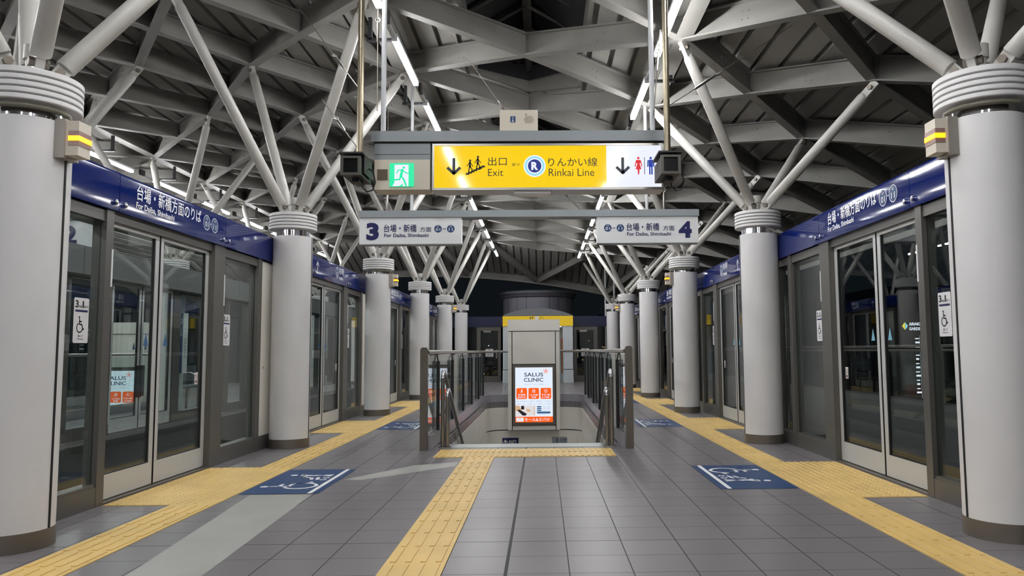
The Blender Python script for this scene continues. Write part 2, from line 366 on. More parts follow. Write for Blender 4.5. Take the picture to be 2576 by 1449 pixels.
# ------------------------------------------------------------------ skylights
for i, c in enumerate(SKY[1:]):
    t = thing('skylight', ('large dark ridge skylight right above the yellow exit sign', 'dark ridge skylight second along the roof, above the platform number header', 'farthest dark ridge skylight, a thin black sliver between roof beams')[i], 'skylight', (0, c, zr(0)+.3), 'ridge skylights')
    hexa = [(-HW, c-1.52), (0, c-2.0), (HW, c-1.52), (HW, c+1.52), (0, c+2.0), (-HW, c+1.52)]
    b = bm_(); B0 = zr(0)
    for (x0, y0), (x1, y1) in zip(hexa, hexa[1:]+hexa[:1]):
        d = Vector((x1-x0, y1-y0, 0)).normalized(); n = Vector((d.y, -d.x, 0))
        p, q = Vector((x0, y0, 0)), Vector((x1, y1, 0)); zz = [deckz(x0, y0), deckz(x1, y1)]
        extr(b, [(0,-.02),(.05,-.02),(.05,.27),(0,.27)], p+Vector((0,0,zz[0])), q+Vector((0,0,zz[1])), n, Vector((0,0,1)))
    obj('curb', b, 'beam', t)
    b = bm_(); zt = deckz(0, c)+.26; rz = zt+.42; R0, R1 = (0, c-1.3, rz), (0, c+1.3, rz)
    H = [(x, y, zt-(.12 if x > 0 else 0)*abs(x)) for x, y in hexa]
    g = lambda *ps: b.faces.new([b.verts.new(p) for p in ps])
    g(H[0], H[1], R0); g(H[1], H[2], R0); g(H[2], H[3], R1, R0); g(H[3], H[4], R1); g(H[4], H[5], R1); g(H[5], H[0], R0, R1)
    obj('glass', b, 'skyglass', t)
    b = bm_(); box(b, -.055, .055, c-1.3, c+1.3, rz-.09, rz-.005)
    for p, q in [(R1, H[4]), (R0, H[1])]: tube(b, [Vector(p)-Vector((0,0,.06)), Vector(q)-Vector((0,0,.02))], .055, 6)
    for dy in (-1.3, -.65, 0, .65, 1.3):
        for s in (-1, 1): tube(b, [(0, c+dy, rz-.06), (s*HW, c+dy, zt-.03)], .024, 6)
    obj('mullions', b, 'mull', t)
    b = bm_(); rr = random.Random(3+i)                         # dark ragged ledge along the far pointed end
    for s in (-1, 1):
        for k in range(12):
            xa, xb = s*HW*k/12, s*HW*(k+1)/12; ya = c+1.93-.48*abs(xa)/HW-.0; yb = c+1.93-.48*abs(xb)/HW
            h = .10+.05*rr.random(); z = deckz(0, c)+.04+.02
            v = [b.verts.new(p) for p in ((xa,ya,z+.05),(xb,yb,z+.05),(xb,yb,z+.05+h+.09),(xa,ya,z+.05+h+.09+.02*rr.random()),(xa,ya-.03,z+.05),(xb,yb-.03,z+.05),(xb,yb-.03,z+.14+h),(xa,ya-.03,z+.14+h))]
            for f in ((0,3,2,1),(4,5,6,7),(0,1,5,4),(1,2,6,5),(2,3,7,6),(3,0,4,7)): b.faces.new([v[q] for q in f])
    obj('ragged_ledge', b, 'dark', t)
# ------------------------------------------------------------------ columns
def column(x, y, label, dirx, group, struts=True, cx=0):
    """dirx: direction (+1/-1) of the platform middle"""
    t = thing('support_column', label, 'column', (x, y, 0), group); r = .212
    b = lathe(bm_(), [(r,.1),(r,2.335),(r-.03,2.337)], x, y); obj('shaft', b, 'col', t)
    sm = bm_(); box(sm, x+dirx*(r-.012)-.006, x+dirx*(r-.012)+.016, y-.007, y+.007, .1, 2.335) if dirx > 0 else box(sm, x-r-.004, x-r+.018, y-.007, y+.007, .1, 2.335)
    obj('seam', sm, 'black', t)
    b = lathe(bm_(), [(r+.004,0),(r+.004,.1),(r-.02,.101)], x, y); disc(b, x, y, 0, r+.004); obj('base_ring', b, 'steeld', t)
    b = lathe(bm_(), [(r-.03,2.33),(r-.03,2.42)], x, y); obj('neck_ring', b, 'chrome', t)
    prof = [(0,2.412),(r-.03,2.412),(.252,2.412)]; z = 2.412
    for k in range(5): prof += [(.254,z+.002),(.257,z+.005),(.257,z+.025),(.254,z+.028),(.228,z+.0285),(.228,z+.036)] if k < 4 else [(.254,z+.002),(.257,z+.005),(.257,z+.031),(.25,z+.036)]; z += .036
    b = lathe(bm_(), prof+[(0, z)], x, y); obj('capital', b, 'col', t)
    b = tube(bm_(), [(x,y,z-.01),(x,y,z+.15)], .035, 16); tube(b, [(x,y,z+.12),(x,y,z+.2)], .048, 16); obj('stub', b, 'strut', t)
    if struts:
        for sx in (-1, 1):
            for sy in (-1, 1):
                nx = (cx-dirx*1.63) if sx > 0 else (cx-dirx*3.57)
                top = Vector((nx, y+sy*HB, zr(nx)-.04)); lo = Vector((x, y, z+.07)); h = Vector((top.x-x, top.y-y, 0)).normalized(); lo += h*.13
                d = (top-lo).normalized(); s = h.cross(Vector((0,0,1)))
                b = tube(bm_(), [lo+d*.045, lo+d*.05, top-d*.16, top-d*.12], [.052,.055,.055,.045], 20)
                st = obj('strut', b, 'strut', t)
                for q0, q1 in ((lo-d*.08-Vector((0,0,.02)), lo+d*.05), (top-d*.16, top+d*.05)):
                    b = extr(bm_(), [(-.042,-.022),(.042,-.022),(.042,.022),(-.042,.022)], q0, q1, d.cross(s), s); obj('gusset_plate', b, 'strut', st)
                for q in (lo, top-d*.03):
                    b = tube(bm_(), [q-s*.05, q+s*.05], .026, 6); obj('pin_bolt', b, 'steeld', st)
    return t
for i in range(6):
    for s in (-1, 1):
        sd = 'left' if s < 0 else 'right'
        lab = (f'thick white column at the very {sd} edge, its base closest to the camera', f'{ORD[1]} white ringed column along the {sd} row', f'third white ringed column along the {sd} row, behind the platform number sign',
               f'fourth white ringed column along the {sd} row', f'fifth white ringed column along the {sd} row', f'last white ringed column of the {sd} row, by the blue end band')[i]
        column(s*COLX[i], COLY[i], lab, -s, f'{sd} column row')
for i in range(1, 6):
    column(PC+COLX[i], COLY[i], f'{ORD[i-1]} column of the other platform seen through the left glass', -1, 'columns of the other platform', cx=PC)
# ------------------------------------------------------------------ tube lamps
def lampbar(x, y, z, label, group, s):
    t = thing('tube_lamp', label, 'lamp', (x, y, z), group)
    b = box(bm_(), x-.028, x+.028, y, y+1.34, z-.028, z+.012); obj('diffuser', b, 'lamp', t)
    b = box(bm_(), x-.032, x+.032, y-.02, y+1.36, z+.012, z+.045); box(b, x-.03, x+.03, y-.02, y, z-.03, z+.012); box(b, x-.03, x+.03, y+1.34, y+1.36, z-.03, z+.012)
    box(b, x-.015, x+.015, y-.35, y-.02, z+.0, z+.03); obj('housing', b, 'housing', t)
    b = box(bm_(), min(x, x+s*.34), max(x, x+s*.34), y+.16, y+.20, z+.045, z+.075); bx = x+s*.30; box(b, bx-.02, bx+.02, y+.16, y+.20, z+.06, zr(bx)+.05); obj('bracket', b, 'dark', t)
    obj('junction_box', box(bm_(), x-.02, x+.02, y-.5, y-.35, z-.0, z+.1), 'dark', t)
for k in range(-11, 9):
    for s, y0, z in ((-1, 7.77, 4.34), (1, 8.30, 4.07)):
        y = y0+2.11*k
        if y+1.5 > 26.6: continue
        vis = k+1 if s < 0 else k+2
        seen = k >= (0 if s < 0 else -1)
        sd = 'left' if s < 0 else 'right'; n = k if s < 0 else k+1
        lampbar(s*1.37, y, z, f'{ORD[n]} lit tube of the {sd} lamp row along this roof' if seen else f'lit roof tube of the {sd} row, above and behind the camera', f'{sd} row of roof tubes' if seen else f'tubes of the {sd} row behind the camera', s)
for k in range(-6, 9):
    y = 8.0+2.11*k
    if y+1.5 > 26.6: continue
    lampbar(PC+1.37, y, 4.34, (f'{ORD[k-1]} lit tube showing above the blue band on the left' if k > 0 else 'lit tube above the near end of the other platform'), 'roof tubes of the other platform' if k > 0 else 'near roof tubes of the other platform', 1)
    lampbar(PC-1.37, y, 4.2, 'lit tube far across above the other platform, mostly hidden', 'far roof tubes of the other platform', -1)
# ------------------------------------------------------------------ glass screens and sliding doors along the tracks
U0 = [5.40+4.6*k for k in range(4)]                        # start of each door opening
def wheelchair(fl, u, v, h, w):
    """standing wheelchair pictogram, height h, drawn with line width w (head up)"""
    k = h
    fl.circ(u-.08*k, v+.92*k, .075*k, 14)
    fl.line([(u-.06*k, v+.80*k), (u-.04*k, v+.48*k), (u+.20*k, v+.48*k), (u+.32*k, v+.16*k), (u+.42*k, v+.20*k)], w)
    fl.line([(u-.05*k, v+.66*k), (u+.16*k, v+.66*k)], w)
    fl.ring(u-.02*k, v+.27*k, .25*k, .25*k+w, 115, 395)
    return fl
def screens(cx, s, k, detail, where, own):
    """fixed glass, posts, fascia and door leaves of door unit k on side s of the platform centred at cx"""
    X = lambda d: cx+s*(2.89+d)
    def bx(b, d0, d1, y0, y1, z0, z1): return box(b, min(X(d0), X(d1)), max(X(d0), X(d1)), y0, y1, z0, z1)
    y = U0[k]; o_ = ORD[k]; fr = (FL if s < 0 else FRt)
    uu = (lambda a: a) if s < 0 else (lambda a: -a)
    sd = where
    # ---- fixed screens either side of the door
    def fixed(ya, yb, posts, panes, label, panel=None):
        t = thing('glass_screen', label, 'glass screen', (X(0), (ya+yb)/2, 0), f'fixed glass screens {sd}')
        b = bx(bm_(), -.02, .09, ya+.008, yb-.008, 0, .135); bx(b, -.012, .08, ya+.008, yb-.008, .135, .155); obj('sill', b, 'frame', t)
        b = bx(bm_(), -.01, .07, ya+.008, yb-.008, 1.965, 2.045); obj('head_rail', b, 'frame', t)
        for p0, p1 in posts: obj('post', bx(bm_(), -.022, .075, p0, p1, 0, 2.05), 'frame', t)
        for p0, p1 in panes: obj('glass_pane', bx(bm_(), .012, .024, p0, p1, .155, 1.965), 'glass', t)
        if panel:
            pn = obj('cover_panel', bx(bm_(), -.015, .05, panel[0], panel[1], .15, 2.03), 'beige', t)
            q = FR((X(-.016), 0, 0), (0, -s, 0), (0, 0, 1)); Flat(q).circ(-s*(panel[0]+.1), .88, .013).build('lock', 'steeld', pn)
        return t
    def sheet(t, yc, num=True):
        """white wheelchair space notice stuck on the glass"""
        q = fr(X(.010)); u = uu(yc); w, z0, z1 = .082, 1.112, 1.412
        st = Flat(q, .0).rr(u-w, z0, u+w, z1, .012).build('notice', 'sticker', t)
        f = Flat(q, .001); f.rect(u-w+.014, 1.318, u+w-.014, 1.332); f.build('navy_bar', 'navy', st)
        f = Flat(q, .001); wheelchair(f, u-.012, 1.185, .105, .009); f.build('wheelchair_symbol', 'klit', st)
        join_text([('3', (u-.068, 1.345, u-.034, 1.395), .03), ('両編', (u-.030, 1.346, u+.002, 1.362), .01), ('1', (u+.008, 1.346, u+.024, 1.392), .03), ('番ドア', (u+.028, 1.346, u+.072, 1.362), .01),
                   ('車いす', (u-.03, 1.150, u+.026, 1.166), .01), ('Wheelchair', (u-.04, 1.134, u+.034, 1.144), 0)], q, 'klit', st, w=.001)
    ta = fixed(y-.95, y-.035, [(y-.95, y-.90), (y-.125, y-.035)], [(y-.90, y-.125)], f'fixed glass screen just before the {o_} door pair {sd}')
    tb = fixed(y+1.625, y+3.2, [(y+1.625, y+1.86), (y+2.71, y+2.82), (y+3.17, y+3.2)], [(y+1.86, y+2.71)]+([(y+2.82, y+3.17)] if s > 0 else []),
               f'fixed glass screen just after the {o_} door pair {sd}', (y+2.82, y+3.17) if s < 0 else None)
    if own:
        obj('white_strip', bx(bm_(), -.026, -.02, y-.055, y-.038, 1.51, 1.775), 'white', ta); obj('white_strip', bx(bm_(), -.026, -.02, y+1.84, y+1.855, 1.49, 1.785), 'white', tb)
    if own and k < 3: sheet(ta, y-.32); sheet(tb, y+2.0)
    # ---- sliding leaves
    ym = y+.72
    for a, c, nm, hinge in ((y-.03, ym-.004, 'near', 1), (ym+.004, y+1.62, 'far', 0)):
        t = thing('sliding_door', f'{nm} leaf of the {o_} sliding glass door pair {sd}', 'sliding door', (X(.04), (a+c)/2, .02), f'sliding door leaves {sd}')
        b = bx(bm_(), .03, .062, a, c, .02, .19); bx(b, .03, .062, a, c, 1.955, 2.06)
        bx(b, .03, .062, a, a+.06, .19, 1.955); bx(b, .03, .062, c-.06, c, .19, 1.955); obj('leaf_frame', b, 'leaf', t)
        g = obj('glass_pane', bx(bm_(), .042, .050, a+.06, c-.06, .19, 1.955), 'glass', t)
        b = bm_()
        for e in (a+.062, c-.072): bx(b, .034, .056, e, e+.01, .19, 1.955)
        bx(b, .034, .056, a+.06, c-.06, .19, .198); obj('gasket', b, 'black', t)
        e = c-.004 if hinge else a-.010
        obj('edge_seal', bx(bm_(), .026, .066, e, e+.014, .02, 2.06), 'black', t)
        q = fr(X(.040)); yc = c-.15 if hinge else a+.15
        if own: Flat(q).poly([(uu(yc)-.036, 1.10), (uu(yc)+.036, 1.10), (uu(yc), 1.20)]).build('triangle_sticker', 'tri' if s > 0 else 'triD', g)
        else:
            Flat(FR((X(.052), 0, 0), (0, -s*-1, 0), (0, 0, 1))).poly([(s*yc-.034, 1.10), (s*yc+.034, 1.10), (s*yc, 1.20)]).build('triangle_sticker', 'triD', g)
            yb = c-.05 if hinge else a+.05
            obj('pull_handle', bx(bm_(), .062, .085, yb-.045, yb+.045, .45, .88), 'black', t)
        if own and not hinge:
            f = Flat(q); f.rect(uu(c-.17)-.03, .765, uu(c-.17)+.03, .868); st = f.build('warning_sticker', 'sticker', g)
            f = Flat(q, .0025); f.ring(uu(c-.17), .832, .016, .022); f.line([(uu(c-.17)-.013, .845), (uu(c-.17)+.013, .819)], .005); f.rect(uu(c-.17)-.02, .775, uu(c-.17)+.02, .80); f.build('print', 'redlit' if False else 'amberoff', st)
    b = bx(bm_(), .0, .07, y-.035, y+1.625, 2.035, 2.07); bx(b, .0, .03, y-.035, y+1.625, 1.985, 2.035)
    tag(obj('door_transom', b, 'frame'), f'bronze transom above the {o_} door pair {sd}', 'transom', f'door transoms {sd}')
    b = bx(bm_(), -.02, .1, y-.03, y+1.62, -.005, .012); tag(obj('door_threshold', b, 'steeld'), f'dark metal threshold under the {o_} door pair {sd}', 'threshold', f'door thresholds {sd}')
    # ---- fascia panels and the grey box behind them
    def fascia(ya, yb, label, kind):
        d0, d1, z0, z1 = -.04, .03, 2.052, 2.342
        b = bm_(); sec = [(0, z0), (0, z1-.03), (.012, z1-.008), (.035, z1), (d1-d0, z1), (d1-d0, z0)]
        extr(b, [(s*u, v) for u, v in sec], Vector((X(d0), ya, 0)), Vector((X(d0), yb, 0)), Vector((1,0,0)), Vector((0,0,1)))
        t = tag(obj('fascia_panel', b, 'blue'), label, 'fascia panel', f'blue fascia panels {sd}')
        q = fr(X(d0))
        for yy in (ya+.055, yb-.055):
            b = tube(bm_(), [(X(d0)+s*.01, yy, 2.108), (X(d0)-s*.018, yy, 2.108), (X(d0)-s*.022, yy, 2.108)], [.02, .02, .012], 14); obj('bolt', b, 'chrome', t)
        if kind == 'to':
            if s < 0:
                K, E, c1, c2 = (ya+.22, 2.185, ya+1.28, 2.298), (ya+.215, 2.112, ya+.80, 2.168), ya+1.40, ya+1.565
            else:
                K, E, c1, c2 = (-(yb-.24), 2.185, -(yb-1.27), 2.298), (-(yb-.235), 2.112, -(yb-.82), 2.168), -(yb-1.385), -(yb-1.555)
            join_text([('台場・新橋方面のりば', K, .022), ('For Daiba, Shimbashi', E, .02), ('U', (c1-.012, 2.238, c1+.012, 2.262), .02), ('01', (c1-.034, 2.175, c1+.034, 2.222), .01),
                       ('U', (c2-.012, 2.238, c2+.012, 2.262), .02), ('11', (c2-.03, 2.175, c2+.03, 2.222), .01)], q, 'wtext', t)
            f = Flat(q, .002)
            for c in (c1, c2): f.ring(c, 2.212, .062, .068)
            f.rect(c1+.075, 2.208, c2-.075, 2.216); f.build('circle_marks', 'wtext', t)
            f = Flat(q, .001)
            for c in (c1, c2): f.circ(c, 2.212, .062)
            f.build('circle_fill', 'dblue', t)
        if kind == 'name':
            c = uu(ya+1.15 if s < 0 else yb-.62)
            if s < 0: a0, ar = c+.10, uu(ya+.18)
            else: a0, ar = c+.10, uu(ya+.25)
            join_text([('U', (c-.018, 2.245, c+.018, 2.275), .02), ('12', (c-.04, 2.155, c+.04, 2.225), .01), ('有明', (a0, 2.20, a0+.26, 2.30), .012), ('Ariake', (a0, 2.12, a0+.22, 2.175), .012)], q, 'wtext', t)
            f = Flat(q, .002); f.ring(c, 2.21, .075, .084, 0, 360)
            f.line([(ar, 2.12), (ar, 2.26)], .016); f.line([(ar-.055, 2.205), (ar, 2.262), (ar+.055, 2.205)], .016); f.build('marks', 'wtext', t)
            Flat(q, .001).circ(c, 2.21, .075).build('circle_fill', 'dblue', t)
        return t
    kind = 'to' if k % 2 == 0 else 'name'
    words = 'with white direction lettering' if kind == 'to' else 'with circled station number'
    if not own: kind = ''; words = 'facing away'
    fascia(y-.01, y+1.795, f'blue fascia panel {words} above the {o_} door pair {sd}', kind)
    fascia(y+1.803, y+3.25, f'plain blue fascia panel after the {o_} door pair {sd}', '')
    fascia(y-.98, y-.018, f'plain blue fascia panel before the {o_} door pair {sd}', '')
    if k < 3: fascia(y+3.258, y+3.612, f'short blue fascia piece by a column after the {o_} door pair {sd}', '')
    b = bx(bm_(), .032, .26, y-.98, y+3.612, 1.99, 2.33); tag(obj('door_machine_box', b, 'headback'), f'grey machine box on the track side above the {o_} door pair {sd}', 'machine box', f'machine boxes {sd}')
for k in range(4):
    screens(0, -1, k, 1, 'along the left track', True)
    screens(0, 1, k, 1, 'along the right track', True)
    screens(PX, 1, k, 0, 'across the left track', False)
# ------------------------------------------------------------------ amber warning lamps on every other column
for i in (0, 2, 4):
    for s in (-1, 1):
        x0, y0, d = s*COLX[i], COLY[i], -s; xf = x0+d*.212; sd = 'left' if s < 0 else 'right'
        a, c = lambda v: xf+d*v, None
        B = lambda b, u0, u1, v0, v1, z0, z1: box(b, min(a(u0), a(u1)), max(a(u0), a(u1)), y0+v0, y0+v1, z0, z1)
        t = thing('warning_lamp', f'small box with a glowing amber band on the {ORD[i]} column of the {sd} row', 'warning lamp', (xf, y0, 2.03), 'amber warning lamps on the columns')
        obj('back_plate', B(bm_(), -.015, .042, -.085, .05, 2.125, 2.345), 'plategrey', t)
        b = B(bm_(), .042, .112, -.075, .04, 2.14, 2.335); obj('housing', b, 'boxbeige', t)
        B2 = lambda z0, z1, e, nm, mt: obj(nm, B(bm_(), .058, .112+e, -.075-e, .04, z0, z1), mt, t)
        B2(2.222, 2.25, .006, 'lit_band', 'amber'); B2(2.25, 2.278, .003, 'upper_lens', 'amberoff'); B2(2.196, 2.222, .003, 'lower_lens', 'amberoff')
        pts = [(x0+math.cos(q)*.226, y0+math.sin(q)*.226, 2.385) for q in [math.radians(e) for e in ((250, 275, 300, 325, 340) if d > 0 else (290, 265, 240, 215, 200))]]+[(a(.02), y0-.02, 2.372), (a(.03), y0-.02, 2.33)]
        obj('conduit', tube(bm_(), pts, .015, 10), 'duct', t)
# ------------------------------------------------------------------ tactile paving and floor markings
def bars(b, x0, x1, y0, y1, along, n, w, h, seg=.3, gap=.02):
    if along == 'y':
        for i in range(n):
            x = x0+(x1-x0)*(i+.5)/n; yy = y0
            while yy < y1-.05:
                box(b, x-w/2, x+w/2, yy+gap, min(yy+seg, y1)-gap, .004, .004+h); yy += seg
def tactile(x0, x1, y0, y1, label, group=None, kind='bars', n=4, name='tactile_strip'):
    b = box(bm_(), x0, x1, y0, y1, 0, .005)
    if kind == 'bars': bars(b, x0, x1, y0, y1, 'y', n, .028, .006)
    else:
        nx, ny = max(1, round((x1-x0)/.058)), max(1, round((y1-y0)/.058))
        for i in range(nx):
            for j in range(ny):
                cx, cy = x0+(x1-x0)*(i+.5)/nx, y0+(y1-y0)*(j+.5)/ny
                lo = [b.verts.new((cx+.014*math.cos(q*math.pi/3), cy+.014*math.sin(q*math.pi/3), .005)) for q in range(6)]
                hi = [b.verts.new((cx+.008*math.cos(q*math.pi/3), cy+.008*math.sin(q*math.pi/3), .0105)) for q in range(6)]
                for q in range(6): b.faces.new((lo[q], lo[(q+1)%6], hi[(q+1)%6], hi[q]))
                b.faces.new(hi)
    return tag(obj(name, b, 'yellowtac'), label, 'tactile paving', group)
pads = [(y-.07, y+1.60) for y in U0]
for s, sd in ((-1, 'left'), (1, 'right')):
    prev = 2.6
    for k, (a, c) in enumerate(pads+[(25.2, 25.2)]):
        if a > prev: tactile(s*2.235-.15, s*2.235+.15, prev, a, f'yellow ribbed guide strip on the {sd} edge {"nearest the camera" if k == 0 else "between the "+ORD[k-1]+" and "+ORD[k]+" dotted pads" if k < 4 else "past the last dotted pad"}', 'ribbed guide strips')
        prev = c
        if k < 4: tactile(min(s*2.085, s*2.85), max(s*2.085, s*2.85), a, c, f'yellow dotted pad before the {ORD[k]} door pair on the {sd} side', 'dotted pads at the doors', 'dots', name='tactile_pad')
tactile(-.611, -.311, 2.6, 7.53, 'yellow ribbed guide path running down the platform middle to the stairs', None, 'bars', 4)
t = tactile(-.911, .889, 7.53, 8.13, 'yellow tactile band lying across the head of the stairs', None, 'bars', 30, name='tactile_band')
tactile(PX+2.085, PX+2.385, 2.6, 25, 'yellow guide strip on the other platform', None, 'bars', 4)
for k in range(3):
    for s, sd in ((-1, 'left'), (1, 'right')):
        y0 = U0[k]+.30; y1 = y0+1.16; x0, x1 = (-2.075, -1.49) if s < 0 else (1.49, 2.075)
        f = FR((0, 0, .001), (1,0,0), (0,1,0)); fl = Flat(f, .001).rect(x0, y0, x1, y1)
        o = fl.build('floor_sticker', 'dblue', None); tag(o, f'blue wheelchair and stroller floor sticker before the {ORD[k]} {sd} door pair', 'floor sticker', 'blue floor stickers')
        xe = x1-.07 if s < 0 else x0+.07
        Flat(f, .002).rect(xe-.017, y0+.01, xe+.017, y1-.01).build('white_line', 'wtext', o)
        # pictograms read from the platform middle: head towards the doors
        g = FR((0, 0, .0025), (0, s*-1.0, 0), (s*1.0, 0, 0)) if True else f
        fw = Flat(g, .0)
        cv = (lambda yy: -s*yy)
        h = .42; vb = 1.61; wy, sy_ = (y0+.34, y0+.80) if s < 0 else (y0+.86, y0+.40)
        wheelchair(fw, cv(wy), vb, h, .028); fw.build('wheelchair_symbol', 'wtext', o)
        fw = Flat(g, .0); uc = cv(sy_); q = -1
        fw.circ(uc-q*.05, vb+.33, .03, 12)
        fw.poly([(uc-q*.05-.035, vb+.27), (uc-q*.05+.035, vb+.27), (uc-q*.02, vb+.13), (uc+.02-q*.06, vb), (uc-.02-q*.06, vb), (uc-.05-q*.05, vb+.15)])
        fw.poly([(uc-q*.03, vb+.15), (uc+.03-q*.02, vb+.15), (uc-q*.0+.02, vb), (uc-.02, vb)])
        fw.line([(uc-q*.05, vb+.25), (uc+q*.06, vb+.20)], .022); fw.line([(uc+q*.05, vb+.21), (uc+q*.09, vb+.14), (uc+q*.17, vb+.12)], .03); fw.line([(uc+q*.08, vb+.09), (uc+q*.18, vb+.07)], .03)
        fw.ring(uc+q*.09, vb+.02, .014, .028); fw.ring(uc+q*.19, vb+.02, .014, .028); fw.build('stroller_symbol', 'wtext', o)
f = FR((0, 0, .0005), (1,0,0), (0,1,0))
o = Flat(f, .0003).poly([(-1.98, 5.68), (-1.53, 5.68), (-1.38, 2.7), (-1.70, 2.7)]).build('worn_band', 'palet', None); tag(o, 'pale worn band on the tiles running from the near left blue sticker', 'floor marking')
o = Flat(f, .0003).poly([(-1.47, 6.30), (-1.30, 6.28), (-.63, 6.98), (-.63, 7.25), (-1.02, 7.05)]).build('worn_band', 'palet', None); tag(o, 'pale worn patch on the tiles between the left blue sticker and middle path', 'floor marking')
# ------------------------------------------------------------------ stairwell balustrades, handrails, advertising pillar
def balustrade(cx, s, label, far):
    X = lambda v: cx+s*v
    t = thing('balustrade', label, 'balustrade', (X(1.0), 8.15, 0), 'stair balustrades')
    B = lambda b, u0, u1, y0, y1, z0, z1: box(b, min(X(u0), X(u1)), max(X(u0), X(u1)), y0, y1, z0, z1)
    b = B(bm_(), 1.055, 1.13, 8.08, 8.16, 0, 1.06); B(b, 1.06, 1.125, 8.085, 8.155, 1.06, 1.075); B(b, 1.07, 1.115, 8.095, 8.145, 1.075, 1.083); obj('end_post', b, 'steeld', t)
    cr = [(X(1.06), 8.14), (X(1.06), 15.4)]+[(X(1.06-.42+.42*math.cos(math.radians(a))), 15.4+.42*math.sin(math.radians(a))) for a in (22, 45, 68, 90)]+[(X(.53), 15.82)]
    obj('top_rail', tube(bm_(), [(x, y, 1.03) for x, y in cr], .024, 12), 'steel', t)
    def ribbon(z0, z1, th, nm, mt, y0=8.16):
        b = bm_(); pts = [(cr[0][0], y0)]+cr[1:]
        for (xa, ya), (xb, yb) in zip(pts, pts[1:]):
            d = Vector((xb-xa, yb-ya, 0)).normalized(); n = Vector((d.y, -d.x, 0))*th/2
            v = [b.verts.new((px, py, z)) for z in (z0, z1) for px, py in ((xa-n.x, ya-n.y), (xb-n.x, yb-n.y), (xb+n.x, yb+n.y), (xa+n.x, ya+n.y))]
            for f in ((0,3,2,1),(4,5,6,7),(0,1,5,4),(1,2,6,5),(2,3,7,6),(3,0,4,7)): b.faces.new([v[i] for i in f])
        return obj(nm, b, mt, t)
    ribbon(-.0, .15, .10, 'base_rail', 'railpanel'); ribbon(-.12, 0, .12, 'skirting', 'steeld', 8.6)
    for y0, y1 in [(8.17, 8.755)]+[(8.765+1.38*i, 8.765+1.38*(i+1)-.012) for i in range(4)]+[(14.29, 15.38)]: obj('glass_pane', B(bm_(), 1.054, 1.066, y0, y1, .15, .995), 'bal', t)
    obj('glass_pane', box(bm_(), min(X(.53), X(.62)), max(X(.53), X(.62)), 15.81, 15.822, .15, .995), 'bal', t)
    for i in range(6):
        y = 8.76+1.38*i if i < 5 else 15.36; b = B(bm_(), 1.012, 1.050, y-.018, y+.018, .10, .93); tube(b, [(X(1.03), y, .92), (X(1.05), y, 1.02)], .008, 8); obj('baluster', b, 'dark', t)
    return t
def handrail(cx, s, h, label):
    x = cx+s*.92 if h > .7 else cx+s*.87; y0 = 8.32
    t = thing('handrail', label, 'handrail', (x, y0, 0), 'stair handrails')
    L = 4.2; sl = .52
    obj('post', tube(bm_(), [(x, y0, 0), (x, y0, h-.05)], .023, 14), 'steel', t)
    obj('bend', tube(bm_(), [(x, y0, h-.06), (x, y0+.01, h-.015), (x, y0+.045, h+.012), (x, y0+.11, h+.012), (x, y0+.16, h-.01)], .0235, 14), 'chrome', t)
    obj('sloping_rail', tube(bm_(), [(x, y0+.155, h-.007), (x, y0+.155+L, h-.007-sl*L)], .023, 14), 'steel', t)
    obj('floor_flange', tube(bm_(), [(x, y0, .004), (x, y0, .012)], .045, 18), 'steel', t)
